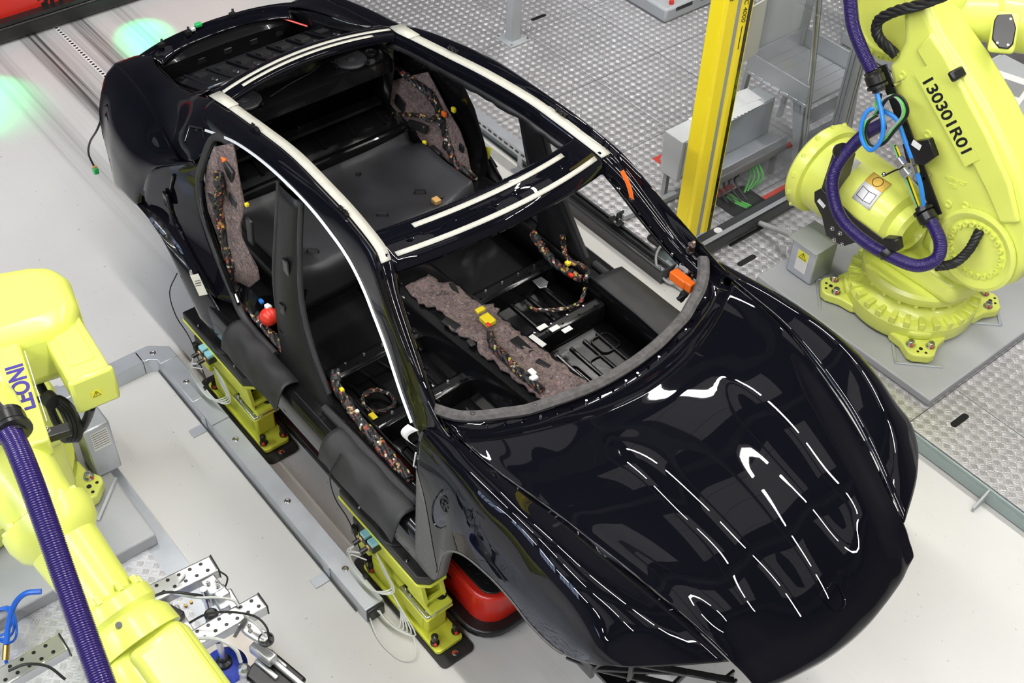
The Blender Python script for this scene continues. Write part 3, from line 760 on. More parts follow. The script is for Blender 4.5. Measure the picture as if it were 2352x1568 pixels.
# ---- speakers and small parts on the shelf
def speaker(y):
    c = Vector((-1.665, y, 1.466))
    o = MB().lathe(c, (0, 0, 1), [(.088, 0), (.090, .010), (.085, .016), (.080, .016), (.077, .012)], 32).build('loudspeaker', 'speaker_grey', shelf)
    MB().lathe(c, (0, 0, 1), [(.077, .010), (.074, .015), (.066, .015), (.062, .011), (.035, .002)], 32).build('cone', 'speaker_grey', o)
    MB().sphere(c+Vector((0, 0, .004)), .030, 20, 10, (1, 1, .6)).build('dust_cap', 'speaker_grey', o)
    m = MB()
    for k in range(3):
        a = 2*PI*k/3+.6; m.box(c+Vector((.096*math.cos(a), .096*math.sin(a), .006)), (.022, .022, .012), Matrix.Rotation(a, 3, 'Z'))
        m.build('lug', 'dark_plastic', o); m = MB()
speaker(-.327); speaker(.327)
MB().lathe((-1.66, .455, 1.466), (0, 0, 1), [(.036, 0), (.036, .012), (.028, .014), (.02, .008)], 20).build('tweeter', 'dark_plastic', shelf)
for y in (-.06, .29):
    MB().sphere((-1.745, y, 1.475), .02, 10, 8, (1.2, 1, .6)).build('clip', 'white_plastic', shelf)
MB().tube([(-1.62, -.20, 1.47), (-1.66, -.05, 1.472), (-1.68, .08, 1.474), (-1.72, .20, 1.474), (-1.69, .25, 1.472)], .003, 6).build('speaker_lead', 'wire_black', shelf)

# ---- boot interior
MB().box((-2.1, 0, 1.12), (.86, 1.04, .02)).build('boot_floor', 'pan_black', car)
MB().grid([[(-1.70, y, 1.60), (-1.72, y, 1.35), (-1.74, y, 1.12)] for y in (-.5, 0, .5)]).build('boot_front_wall', 'pan_black', car, solid=.004)
MB().grid([[(-2.54+.05*abs(y), y, 1.345), (-2.47+.05*abs(y), y, 1.30), (-2.46, y, 1.20), (-2.44, y, 1.12)] for y in (-.46, -.23, 0, .23, .46)]).build('boot_rear_wall', 'shell', car, solid=.004)
for s in (-1, 1):
    MB().grid([[(-1.55, .53*s, 1.62), (-1.56, .54*s, 1.4), (-1.6, .52*s, 1.13)], [(-2.0, .53*s, 1.465), (-2.0, .54*s, 1.3), (-2.0, .52*s, 1.13)], [(-2.30, .49*s, 1.41), (-2.30, .50*s, 1.3), (-2.3, .5*s, 1.13)], [(-2.50, .42*s, 1.36), (-2.49, .44*s, 1.3), (-2.45, .45*s, 1.13)]]).build('boot_side_wall', 'shell', car, solid=.004)
for k in range(7):
    y = -.42+k*.14
    MB().box((-1.98, y, 1.136), (.52, .012, .012)).build('boot_rib', 'paint', car, bevel=.003)
    m = MB()
    if k < 6:
        ring = [(-1.95+.045*math.cos(a), y+.07+.012*math.sin(a), 1.135) for a in [2*PI*i/16 for i in range(17)]]
        m.tube(ring, .004, 6, smooth=False); m.build('slot_rim', 'steel', car)
        MB().box((-2.15, y+.07, 1.133), (.09, .07, .004)).build('boot_cutout', 'black_metal', car)
for y in (-.34, -.17, .0, .17, .34):
    MB().box((-2.462, y, 1.25), (.012, .05, .035)).build('stud_plate', 'dark_plastic', car, bevel=.004)
for x, y in ((-2.56, -.18), (-2.53, -.36), (-2.585, .12)):
    m = MB(); m.box((x, y, 1.385), (.03, .035, .022)); m.cyl((x, y, 1.39), (x-.01, y+.01, 1.415), .007, 8); m.build('latch_bracket', 'black_metal', car)
MB().box((-2.585, -.10, 1.395), (.028, .04, .022)).build('green_connector', 'green_plastic', car, bevel=.005)
MB().box((-2.57, -.145, 1.39), (.025, .03, .02)).build('grey_connector', 'cabinet_grey', car, bevel=.005)
MB().tube([(-2.55, .3, 1.36), (-2.5, .36, 1.33), (-2.35, .47, 1.30)], .006, 6).build('lid_spring', 'red_plastic', car)

bb = MB().grid([[(-1.66, y, 1.600), (-1.74, y, 1.555), (-1.95, y, 1.478), (-2.12, y, 1.425), (-2.15, y, 1.35)] for y in (-.50, -.25, 0, .25, .50)]).build('boot_bridge', 'shell', car, solid=.004)
def bbz(x): return 1.555-(x+1.74)*-.366 if x > -1.95 else 1.478-(-1.95-x)*.31
for k in range(8):
    y = -.44+k*.125
    MB().tube([(-1.76, y, bbz(-1.76)+.008), (-1.93, y, bbz(-1.93)+.008), (-2.10, y, bbz(-2.10)+.008)], .006, 6).build('bridge_rib', 'paint', bb)
    if k < 7:
        cx_ = -1.86; ring = [(cx_+.032*math.cos(a), y+.06+.010*math.sin(a), bbz(cx_+.032*math.cos(a))+.008) for a in [2*PI*i/14 for i in range(15)]]
        MB().tube(ring, .0032, 6, smooth=False).build('bridge_slot', 'steel', bb)
        MB().box((-2.02, y+.06, bbz(-2.02)+.006), (.07, .06, .006), Matrix.Rotation(-.3, 3, 'Y')).build('bridge_cutout', 'black_metal', bb)

# ---- floor pan, tunnel, sills
def fp(x, y):
    z = .62
    if x > .55: z += (x-.55)**1.35*1.5
    return (x, y, z)
G = [[fp(-1.0+.1*i, -.72+.09*j) for j in range(17)] for i in range(19)]
pan = MB().grid(G).build('floor_pan', 'pan_black', car, solid=.004)
for s in (-1, 1):
    MB().grid([[(x, s*.715, .62), (x, s*.74, .76), (x, s*.745, .80)] for x in (-1.3, -.6, 0, .5, .85)]).build('inner_sill', 'pan_black', car, solid=.004)
    MB().sweep([(-1.18, s*.84, .66), (-.6, s*.845, .655), (.2, s*.845, .655), (.70, s*.845, .655)], [(-.095, -.12), (.095, -.12), (.105, -.02), (.10, .07), (.08, .10), (-.08, .10), (-.10, .07)], smooth=False).build('sill', 'shell', car, bevel=.02, seg=3)
    MB().box((-.2, s*.80, .50), (1.7, .03, .09)).build('sill_rail', 'green_grey', car)
# firewall, cowl, hinge pillars
MB().grid([[(.88+.1*(1-abs(y)/.75), y, .98), (.80+.14*(1-abs(y)/.75), y, 1.16), (.72+.13*(1-(y/.78)**2), y, 1.315)] for y in [-.76+.095*i for i in range(17)]]).build('firewall', 'pan_black', car, solid=.004)
F = [(.585, .775, 1.375), (.655, .707, 1.353), (.71, .631, 1.350), (.75, .543, 1.340), (.788, .456, 1.338), (.812, .355, 1.332), (.833, .251, 1.328), (.848, .12, 1.326), (.852, 0, 1.325)]
Fs = [(x, -y, z) for x, y, z in F] + [(x, y, z) for x, y, z in reversed(F[:-1])]
Hr = cr_pts([(q[0]-.004, q[1], q[2]-.006) for q in full(hood_half)[0]], 4)
Fc = cr_pts(Fs, 4)
def at_y(P, y):
    for a, b in zip(P, P[1:]):
        if min(a.y, b.y) <= y <= max(a.y, b.y) and a.y != b.y: return a.lerp(b, (y-a.y)/(b.y-a.y))
    return P[0] if abs(P[0].y-y) < abs(P[-1].y-y) else P[-1]
cw = []
for i in range(41):
    y = -.765+1.53*i/40; f = at_y(Fc, y); h = at_y(Hr, y)
    cw.append([f+Vector((-.02, 0, -.03)), f+Vector((.02, 0, -.012)), f.lerp(h, .35)+Vector((0, 0, -.028)), f.lerp(h, .75)+Vector((0, 0, -.03)), h+Vector((0, 0, -.012)), h+Vector((.03, 0, -.014))])
MB().grid(cw).build('cowl_panel', 'paint', car, solid=.003)
for k in range(19):
    y = -.63+k*.07; f = at_y(Fc, y).lerp(at_y(Hr, y), .3)
    MB().cyl(f+Vector((0, 0, -.03)), f+Vector((0, 0, -.012)), .0055, 8).build('stud', 'steel' if k % 3 == 0 else 'paint', car)
fo = MB(); P = cr_pts([(x, y, z+.012+.004*random.uniform(-1, 1)) for x, y, z in Fs], 6)
fo.sweep(P, [(-.026, -.014), (.024, -.014), (.028, .002), (.014, .014), (-.016, .014), (-.028, .0)], smooth=False)
foam = fo.build('foam_seal', 'foam', car)
for y in (-.66, -.42, .12, .40, .62):
    q = at_y(P, y); MB().lathe(q+Vector((0, 0, .012)), (0, 0, 1), [(.011, 0), (.011, .003), (.007, .003), (.006, 0)], 12).build('push_clip', 'dark_plastic', foam)
for s in (-1, 1):
    MB().grid([[(.62, s*.80, .70), (.60, s*.80, 1.0), (.58, s*.80, 1.25)], [(.70, s*.90, .70), (.68, s*.89, 1.0), (.64, s*.86, 1.27)]]).build('hinge_pillar', 'shell', car, solid=.01)
    MB().grid([[(.62, s*.80, .70), (.60, s*.80, 1.0), (.58, s*.80, 1.25)], [(.80, s*.75, .75), (.78, s*.76, 1.0), (.72, s*.77, 1.3)]]).build('hinge_pillar_inner', 'pan_black', car, solid=.006)
# tunnel
tz = lambda x: .80+.13*max(0, min(1, (x+.6)/1.2))
tn = []
for i in range(15):
    x = -.92+.125*i; z = tz(x) if x > -.7 else .80-.3*(-.7-x)
    tn.append([(x, -.19, .62), (x, -.165, z-.05), (x, -.12, z-.006), (x, 0, z), (x, .12, z-.006), (x, .165, z-.05), (x, .19, .62)])
MB().grid(patch(tn, 2, 2)).build('tunnel', 'pan_black', car, solid=.004)
# felt on the tunnel, torn edges with cut-outs
random.seed(3)
fe = []; n = 46
for i in range(n+1):
    x = -.60+1.18*i/n; wl_, wr_ = .115, .115
    if i < 5: wl_, wr_ = .10, .06
    if 8 < i < 14: wl_ = .07
    if 15 < i < 19: wr_ = .15
    j = .012
    if 20 < i < 24: wl_ = .085
    row = []
    for k in range(9):
        t = k/8; y = -wl_-random.uniform(-j, j) if k == 0 else (wr_+random.uniform(-j, j) if k == 8 else -wl_+(wl_+wr_)*t)
        row.append((x, y, tz(x)+.012+.008*math.sin(i*1.1+k)*math.sin(k*.9+i*.3)+.004*random.random()))
    fe.append(row)
tf = MB().grid(fe).build('tunnel_felt', 'felt', car, solid=.012)
for x, y, l, w, a in ((-.20, -.10, .10, .05, .2), (.12, -.05, .12, .045, 0), (.16, .06, .13, .05, 0), (-.02, -.115, .05, .03, 0), (.33, .05, .08, .03, .2), (-.42, .085, .09, .03, -.3)):
    MB().box((x, y, tz(x)+.021), (l, w, .012), Matrix.Rotation(a, 3, 'Z')).build('bracket_cutout', 'black_metal', tf, bevel=.004)
# seat cross members and pan ribs
for x, w in ((.02, .10), (-.38, .12)):
    for s in (-1, 1):
        MB().sweep([(x, s*.17, .685), (x, s*.72, .685)], [(-w/2, -.065), (w/2, -.065), (w*.38, .04), (w*.3, .05), (-w*.3, .05), (-w*.38, .04)], smooth=False).build('seat_cross_member', 'pan_black', car, bevel=.012)
        for k in range(9):
            MB().cyl((x+.015*(-1)**k, s*(.22+k*.055), .73), (x+.015*(-1)**k, s*(.22+k*.055), .742), .006, 8).build('stud', 'steel' if k % 2 else 'pan_black', car)
for s in (-1, 1):
    for k in range(5):
        y = s*(.25+.09*k)
        MB().tube([(.12, y, .626), (.4, y, .626), (.62, y+.01*s, .66), (.78, y+.015*s, .80)], .011, 8).build('pan_rib', 'pan_black', car)
    for k in range(4):
        y = s*(.28+.11*k)
        MB().tube([(-.32, y, .626), (-.06, y, .626)], .012, 8, smooth=False).build('pan_rib', 'pan_black', car)
    for (cx, cy, w, h) in ((.30, .32, .16, .10), (.32, .48, .14, .10), (.46, .40, .10, .16), (.48, .58, .12, .12), (.20, .60, .12, .12)):
        pts = [(cx+a, s*cy+b, .628+max(0, (cx+a-.55))*.5) for a, b in rrect(w, h, .03, 3)]; pts.append(pts[0])
        MB().tube(pts, .006, 6, smooth=False).build('pan_swage', 'shell', car)
# white insulation patches on the far pan
MB().box((.06, .235, .742), (.10, .06, .004), Matrix.Rotation(.1, 3, 'Z')).build('white_patch', 'white_plastic', car)
for k in range(3): MB().box((.0+.045*k, .33+.045*k, .745), (.03, .055, .003)).build('white_patch', 'white_plastic', car)

# ---- rear seat pan and bulkhead
rp = []
for x, z in ((-.93, .64), (-.925, .82), (-.95, .872), (-1.0, .882), (-1.2, .872), (-1.40, .876), (-1.52, .90), (-1.57, .955)):
    rp.append([(x+.02*abs(k/6)**3, k/6*.60, z + (.09*max(0, abs(k)/6-.72)/.28 if -1.5 < x < -.94 else 0)) for k in range(-6, 7)])
rpan = MB().grid(patch(rp, 3, 3)).build('rear_seat_pan', 'grey_pan', car, solid=.005)
for x, y in ((-1.44, -.16), (-1.44, -.08), (-1.46, .2)):
    MB().lathe((x, y, .885), (0, 0, 1), [(.018, 0), (.018, .004), (.010, .006), (.008, .002)], 16).build('grommet', 'dark_plastic', rpan)
for x, y, a in ((-1.08, .10, .9), (-1.12, .38, .9), (-1.05, -.36, .8)):
    R = Matrix.Rotation(a, 3, 'Z'); h = [Vector((x, y, .88))+R @ Vector(v) for v in ((-.03, 0, 0), (-.028, 0, .022), (.028, 0, .022), (.03, 0, 0))]
    MB().tube(h, .005, 6, smooth=False).build('isofix_hoop', 'black_metal', rpan)
bk = [[(-1.57, k/6*.62, .95) for k in range(-6, 7)], [(-1.66, k/6*.62, 1.02) for k in range(-6, 7)], [(-1.86, k/6*.62, 1.05) for k in range(-6, 7)], [(-1.93, k/6*.62, 1.12) for k in range(-6, 7)], [(-1.94, k/6*.60, 1.30) for k in range(-6, 7)], [(-1.83, k/6*.58, 1.46) for k in range(-6, 7)]]
MB().grid(patch(bk, 3, 1)).build('rear_bulkhead', 'pan_black', car, solid=.004)
for k in range(6):
    y = -.5+k*.2; MB().tube([(-1.62, y, 1.005), (-1.74, y, 1.05), (-1.87, y, 1.07)], .012, 8).build('bulkhead_rib', 'pan_black', car)
MB().sweep([(-1.575, -.62, .96), (-1.575, .62, .96)], [(-.02, -.03), (.025, -.03), (.025, .02), (.01, .035), (-.02, .03)], smooth=False).build('bulkhead_beam', 'shell', car, bevel=.006)

# ---- side walls of the rear: inner wheelhouse with felt
def wheelhouse(s):
    w = [[(-1.95, .52, 1.05), (-1.95, .56, 1.30), (-1.93, .55, 1.48)],
         [(-1.70, .56, .95), (-1.72, .62, 1.25), (-1.70, .58, 1.50)],
         [(-1.45, .63, .88), (-1.45, .70, 1.20), (-1.45, .62, 1.56)],
         [(-1.22, .66, .86), (-1.22, .75, 1.15), (-1.25, .67, 1.58)],
         [(-1.05, .68, .80), (-1.02, .78, .95), (-1.10, .74, 1.30)]]
    MB().grid(patch(side(w, s), 4, 4)).build('inner_wheelhouse', 'pan_black', car, solid=.004)
both(wheelhouse)
def polyfelt(P, m, name, parent, solid=.012, nrm=None):
    """irregular patch through a closed outline, lightly puckered"""
    c = sum((Vector(p) for p in P), Vector())/len(P); n = len(P); mb = MB(); rings = []
    for t in (1, .72, .4): rings.append([c.lerp(Vector(p), t) + Vector((random.uniform(-.004, .004), random.uniform(-.01, .004), random.uniform(-.004, .004))) for p in P])
    mb.grid([r+[r[0]] for r in rings]); o = len(mb.v); mb.v.append(c); mb.f += [(2*(n+1)+i, 2*(n+1)+i+1, o) for i in range(n)]
    return mb.build(name, m, parent, solid=solid)
feltL = polyfelt([(-2.121,0.560,0.932), (-1.865,0.570,1.130), (-1.660,0.600,1.248), (-1.509,0.630,1.343), (-1.399,0.655,1.410), (-1.361,0.670,1.341), (-1.270,0.690,1.227), (-1.172,0.700,1.134), (-1.115,0.700,1.034), (-1.066,0.700,0.898), (-1.109,0.690,0.803), (-1.240,0.680,0.708), (-1.298,0.670,0.746), (-1.280,0.670,0.829), (-1.350,0.660,0.831), (-1.421,0.660,0.851), (-1.500,0.640,0.866), (-1.740,0.620,0.789), (-1.906,0.580,0.831), (-2.049,0.560,0.869)], 'felt', 'side_felt', car)
for q, d, a in (((-1.612,0.600,1.120), (.10, .01, .09), .3), ((-1.369,0.645,1.262), (.07, .012, .05), 0), ((-1.635,0.600,0.959), (.17, .03, .06), .2), ((-1.466,0.620,1.030), (.16, .03, .05), -.25), ((-1.330,0.640,0.873), (.09, .03, .15), .1), ((-1.264,0.660,0.994), (.04, .012, .05), 0), ((-1.137,0.680,1.045), (.04, .012, .05), 0)):
    MB().box(q, d, Matrix.Rotation(a, 3, 'Y')).build('sound_absorber', 'dark_plastic', feltL, bevel=.008)
feltR = polyfelt([(-1.214,-0.720,1.617), (-1.093,-0.680,1.683), (-1.063,-0.700,1.533), (-0.984,-0.730,1.415), (-1.030,-0.740,1.257), (-1.004,-0.760,1.118), (-0.882,-0.760,1.113), (-0.868,-0.770,1.043), (-0.958,-0.780,0.940), (-1.078,-0.790,0.903), (-1.172,-0.790,0.960), (-1.233,-0.785,1.088), (-1.283,-0.780,1.221), (-1.299,-0.775,1.344), (-1.270,-0.750,1.483)], 'felt', 'side_felt', car)
for q, d, a in (((-1.124,-0.720,1.526), (.09, .02, .08), .4), ((-1.252,-0.765,1.302), (.08, .03, .06), 0), ((-1.091,-0.730,1.347), (.08, .03, .12), .2), ((-0.945,-0.740,1.286), (.05, .02, .16), .1), ((-1.107,-0.760,1.146), (.04, .015, .05), 0)):
    MB().box(q, d, Matrix.Rotation(a, 3, 'Y')).build('sound_absorber', 'dark_plastic', feltR, bevel=.008)
# door jambs at the back of each rear door opening
def jamb(s):
    j = [[(-1.33, .81, 1.49), (-1.31, .78, 1.48), (-1.285, .76, 1.50)],
         [(-1.56, .92, 1.36), (-1.44, .86, 1.36), (-1.315, .79, 1.38)],
         [(-1.67, .95, 1.18), (-1.50, .88, 1.19), (-1.325, .80, 1.22)],
         [(-1.70, .955, 1.07), (-1.48, .89, 1.05), (-1.24, .815, 1.07)],
         [(-1.44, .94, .96), (-1.28, .90, .92), (-1.12, .83, .94)],
         [(-1.22, .94, .84), (-1.10, .90, .82), (-1.0, .845, .82)]]
    o = MB().grid(patch(side(j, s), 4, 5)).build('door_jamb', 'paint', car, solid=.005)
    for k in (1, 2):
        MB().tube(line([(r[k][0]+.02*(k-1), r[k][1]+.004, r[k][2]+.012) for r in j[1:]], s), .011, 8).build('jamb_bead', 'paint', o)
    MB().box((-1.50, s*.905, 1.20), (.05, .02, .09)).build('latch_striker', 'shell', o, bevel=.008)
both(jamb)
MB().box((-.3, 0, .555), (4.0, 1.36, .02)).build('underbody_panel', 'pan_black', car)
for s in (-1, 1):
    MB().grid([[(x, s*.50, .80), (x, s*.66, .86), (x-.03, s*.76, .88), (x, s*.82, .82)] for x in (-1.75, -1.5, -1.30, -1.15, -1.0, -.9)]+[[(-.88, s*.57, .63), (-.88, s*.66, .63), (-.88, s*.72, .63), (-.86, s*.78, .70)]]).build('seat_side_panel', 'pan_black', car, solid=.004)
# ---- B-pillars
def bpillar(s):
    b = [[(-.70, .66, 1.70), (-.69, .685, 1.70), (-.62, .69, 1.70), (-.55, .685, 1.70), (-.54, .66, 1.70)],
         [(-.68, .71, 1.48), (-.67, .735, 1.48), (-.60, .742, 1.48), (-.525, .735, 1.48), (-.51, .71, 1.48)],
         [(-.67, .76, 1.22), (-.66, .785, 1.22), (-.57, .80, 1.22), (-.475, .785, 1.22), (-.46, .76, 1.22)],
         [(-.63, .79, 1.0), (-.62, .825, 1.0), (-.50, .84, 1.0), (-.37, .825, 1.0), (-.35, .79, 1.0)],
         [(-.60, .80, .82), (-.59, .84, .82), (-.43, .855, .82), (-.25, .84, .82), (-.22, .80, .82)],
         [(-.62, .80, .74), (-.61, .85, .74), (-.42, .87, .74), (-.20, .85, .74), (-.17, .80, .74)]]
    o = MB().grid(patch(side(b, s), 4, 4)).build('centre_pillar', 'pillar_matte', car, solid=.006)
    inn = [[(q[0][0], (q[0][1]-.0), q[0][2]), (q[2][0], q[2][1]-.085, q[2][2]), (q[4][0], q[4][1], q[4][2])] for q in b]
    MB().grid(patch(side(inn, s), 4, 4)).build('pillar_inner', 'dark_plastic', o, solid=.004)
    for e, dx in ((0, -.012), (4, .012)):
        MB().tube(line([(r[e][0]+dx, r[e][1]+.012, r[e][2]) for r in b[:5]], s), .014, 10).build('door_seal', 'rubber', o)
    for z, y in ((1.1, .822), (.93, .842), (1.35, .775)):
        MB().box((-.55, s*y, z), (.05, .012, .09)).build('striker_plate', 'shell', o, bevel=.008)
    return o
both(bpillar)
# ---- door aperture seals
both(lambda s: MB().tube(line([(-1.10, .67, 1.66), (-1.255, .70, 1.635), (-1.285, .765, 1.51), (-1.315, .795, 1.38), (-1.325, .80, 1.21), (-1.235, .815, 1.06), (-1.06, .835, .85), (-.93, .85, .775), (-.77, .855, .765), (-.63, .855, .765)], s), .021, 10, 5).build('rear_door_seal', 'rubber', car))
both(lambda s: MB().tube(line([(-.19, .855, .765), (.1, .85, .765), (.45, .845, .765), (.56, .84, .80), (.605, .835, .95), (.60, .83, 1.15), (.57, .82, 1.24)], s), .021, 10, 5).build('front_door_seal', 'rubber', car))
# quarter light: small dark pane behind the rear door
def qlight(s):
    P = line([(-1.40, .685, 1.595), (-1.52, .70, 1.55), (-1.50, .745, 1.49), (-1.33, .785, 1.47), (-1.275, .745, 1.52)], s)
    c = sum((Vector(p) for p in P), Vector())/5
    m = MB(); m.add([Vector(p) for p in P], [(0, 1, 2, 3, 4)]); o = m.build('quarter_light', 'glass_dark', car, solid=.004)
    MB().tube(P+[P[0]], .009, 8, smooth=False).build('quarter_light_frame', 'paint', o)
both(qlight)
# small parts: labels, strap, clip
lab = Vector((-1.151,-0.955,0.881))
def plate_at(c, w, h, n, m, name, parent, up=(0, 0, 1), th=.0015, rot=0):
    R = axis_mat(n, up) @ Matrix.Rotation(rot, 3, 'Z'); return MB().prism([(-w/2, -h/2), (w/2, -h/2), (w/2, h/2), (-w/2, h/2)], th, R, c).build(name, m, parent)
plate_at(lab+Vector((.0, -.01, .03)), .055, .115, (.45, -.85, .25), 'cream_label', 'type_label', car, rot=.5)
for k in range(5):
    plate_at(lab+Vector((.0, -.0125, .03+.016*(k-2.2))), .038, .003, (.45, -.85, .25), 'print_black', 'label_print', car, rot=.5)
q = Vector((-1.257,-0.950,0.903)); MB().sphere(q, .022, 10, 8, (.7, .4, 1.2)).build('lock_clip', 'steel', car)
q = Vector((-1.054,0.800,1.009)); plate_at(q, .035, .07, (.7, -.7, .2), 'label_yellow', 'yellow_label', car, rot=-.2)


# ================================================================== ROBOTS
def conduit(P, r, name, m, parent, pitch=.0075, n=14):
    """corrugated hose along P"""
    C = cr_pts(P, 12); L = [0]
    for a, b in zip(C, C[1:]): L.append(L[-1]+(b-a).length)
    N = int(L[-1]/pitch)*4; pts = []; k = 0
    for i in range(N+1):
        d = L[-1]*i/N
        while k < len(L)-2 and L[k+1] < d: k += 1
        pts.append(C[k].lerp(C[k+1], (d-L[k])/max(1e-9, L[k+1]-L[k])))
    prof = (1.0, 1.0, .915, 1.0)
    return MB().tube(pts, lambda t, i: r*prof[i % 4], n, smooth=False).build(name, m, parent, angle=70)
def bolt(p, d, r, h, name, m, parent, n=6):
    p = Vector(p); d = Vector(d).normalized()
    o = MB().lathe(p, d, [(r*1.45, 0), (r*1.45, h*.18), (r, h*.2), (r, h*.92), (r*.85, h), (r*.5, h), (r*.45, h*.6)], 14).build(name, m, parent)
    return o
def warn_triangle(c, n, up, s, parent):
    """yellow warning sticker with a flash in a triangle"""
    R = axis_mat(n, up); c = Vector(c)
    o = MB().prism([(-s*.5, -s*.42), (s*.5, -s*.42), (s*.5, s*.42), (-s*.5, s*.42)], .001, R, c).build('warning_label', 'label_yellow', parent)
    tri = [(0, s*.32), (-s*.36, -s*.28), (s*.36, -s*.28)]
    m = MB(); P = [c + R @ Vector((x, y, .0015)) for x, y in tri]
    m.tube(P+[P[0]], s*.03, 6, smooth=False); m.build('warning_print', 'print_black', o)
    m = MB(); Q = [c + R @ Vector((x*s, y*s, .0015)) for x, y in ((.05, .15), (-.07, -.02), (.05, -.02), (-.04, -.2))]
    m.tube(Q, s*.02, 5, smooth=False); m.build('flash_print', 'print_black', o)
    return o

# ---- right-hand robot -------------------------------------------------
pl = thing('robot_plinth', (.65, 2.8, .1), 'flat grey steel plinth plate under the robot marked 130301R01', 'plinth')
MB().box((.65, 2.85, .127), (1.30, 1.53, .052)).build('plate', 'plate_grey', pl, bevel=.008)
rb = thing('industrial_robot', (.715, 2.63, .15), 'yellow-green industrial robot marked 130301R01 standing on the tread-plate deck', 'robot')
cx, cy, z0 = .715, 2.63, .153
# cast base with four feet
base = MB()
base.lathe((cx, cy, z0), (0, 0, 1), [(.30, .02), (.375, .03), (.385, .05), (.385, .13), (.37, .15), (.33, .16), (.30, .20), (.26, .215), (.26, .245)], 48)
base_o = base.build('base', 'robot', rb, bevel=0)
for sx, sy in ((-1, -1), (1, -1), (1, 1), (-1, 1)):
    R = Matrix.Rotation(math.atan2(sy, sx), 3, 'Z')
    poly = [(.20, -.17), (.36, -.155), (.42, -.105), (.505, -.075), (.525, -.045), (.525, .045), (.505, .075), (.42, .105), (.36, .155), (.20, .17)]
    MB().prism(poly, .062, R, (cx, cy, z0+.012)).build('foot', 'robot', rb, bevel=.012, seg=3)
    MB().prism([(.18, -.10), (.34, -.09), (.40, -.06), (.40, .06), (.34, .09), (.18, .10)], .055, R, (cx, cy, z0+.07)).build('foot_rib', 'robot', rb, bevel=.02, seg=3)
    fo_ = Vector((cx, cy, 0))
    for a, b in ((.455, -.045), (.455, .045)):
        q = fo_ + R @ Vector((a-.01, b*1.25, z0+.074)); bolt(q, (0, 0, 1), .019, .034, 'foot_bolt', 'steel', rb)
        MB().cyl(q+Vector((.012, -.012, .004)), q+Vector((.02, -.02, .026)), .006, 6).build('paint_mark', 'red_paint_mark', rb)
    for a, b, r in ((.47, 0, .012), (.495, -.02, .008), (.50, .025, .008)):
        q = fo_ + R @ Vector((a, b, z0+.0745)); MB().cyl(q, q+Vector((0, 0, .0012)), r, 14).build('dowel_hole', 'black_metal', rb)
    # welded shim frame under the foot
    for a, b, l, w in ((.40, -.13, .26, .018), (.53, 0, .018, .27)):
        q = fo_ + R @ Vector((a, b, z0+.004)); MB().box(q, (l, w, .012), R).build('shim_bar', 'galv', rb, bevel=.003)
# ribs round the base
for k in range(28):
    a = 2*PI*k/28+.1; R = Matrix.Rotation(a, 3, 'Z')
    MB().prism([(.27, -.012), (.385, -.018), (.385, .018), (.27, .012)], .045, R, (cx, cy, z0+.135)).build('rib', 'robot', rb, bevel=.005)
# turntable
MB().lathe((cx, cy, z0), (0, 0, 1), [(.24, .245), (.325, .26), (.335, .28), (.335, .315), (.32, .335), (.27, .345), (.22, .345)], 48).build('turntable', 'robot', rb)
for k in range(20):
    a = 2*PI*k/20; MB().cyl((cx+.31*math.cos(a), cy+.31*math.sin(a), z0+.238), (cx+.31*math.cos(a), cy+.31*math.sin(a), z0+.26), .013, 8).build('turntable_bolt', 'robot', rb)
# shoulder casting on the turntable
sho = MB(); sho.prism([(-.30, -.22), (.34, -.22), (.38, -.10), (.38, .22), (.22, .30), (-.22, .30), (-.32, .15)], .16, None, (cx, cy, z0+.33))
sho.build('shoulder', 'robot', rb, bevel=.05, seg=4)
MB().prism([(-.02, -.08), (.36, -.08), (.36, .28), (-.02, .28)], .34, None, (cx, cy, z0+.40)).build('shoulder_tower', 'robot', rb, bevel=.06, seg=4)
# barrel housing along the X axis with flanged end
bx0, bx1, by, bz = .02, .80, 2.44, .80
MB().lathe((bx0, by+.03, bz), (1, -.07, 0), [(.16, -.045), (.262, -.045), (.275, -.03), (.275, .03), (.265, .045), (.235, .05), (.232, .45), (.215, .56), (.19, .60), (.14, .62), (.14, .68), (.11, .70), (.10, .66)], 48).build('barrel_housing', 'robot', rb)
for k in range(14):
    a = 2*PI*k/14+.2; y = by+.03+.268*math.cos(a); z = bz+.268*math.sin(a)
    MB().cyl((bx0-.02, y, z), (bx0-.01, y+.014*math.cos(a), z+.014*math.sin(a)), .014, 8).build('flange_lug', 'robot', rb)
# lower arm: hub, blade and top hub; the near face looks along -Y
ya, yb_ = 2.36, 2.62
arm_pts = [(0.333,2.380,1.757), (0.297,2.380,1.677), (0.410,2.380,1.491), (0.550,2.380,1.322), (0.713,2.380,1.133), (0.829,2.380,1.000), (0.832,2.380,0.819), (0.913,2.380,0.685), (1.079,2.380,0.692), (1.257,2.380,0.781), (1.358,2.380,0.910), (1.391,2.380,1.083), (1.335,2.380,1.274), (1.203,2.380,1.464), (1.080,2.380,1.576), (0.896,2.380,1.730), (0.691,2.380,1.872), (0.544,2.380,1.958), (0.448,2.380,2.045), (0.318,2.380,2.198), (0.236,2.380,2.163), (0.297,2.380,1.975), (0.345,2.380,1.850)]
n = len(arm_pts); vs = []
cxa = sum(p[0] for p in arm_pts)/n; cza = sum(p[2] for p in arm_pts)/n
vs = [(p[0], ya, p[2]) for p in arm_pts] + [(p[0], yb_, p[2]) for p in arm_pts]
MB().add(vs, [tuple(range(n)), tuple(range(2*n-1, n-1, -1))] + [(i, n+i, n+(i+1) % n, (i+1) % n) for i in range(n)]).build('lower_arm', 'robot', rb, bevel=.055, seg=5, angle=30)
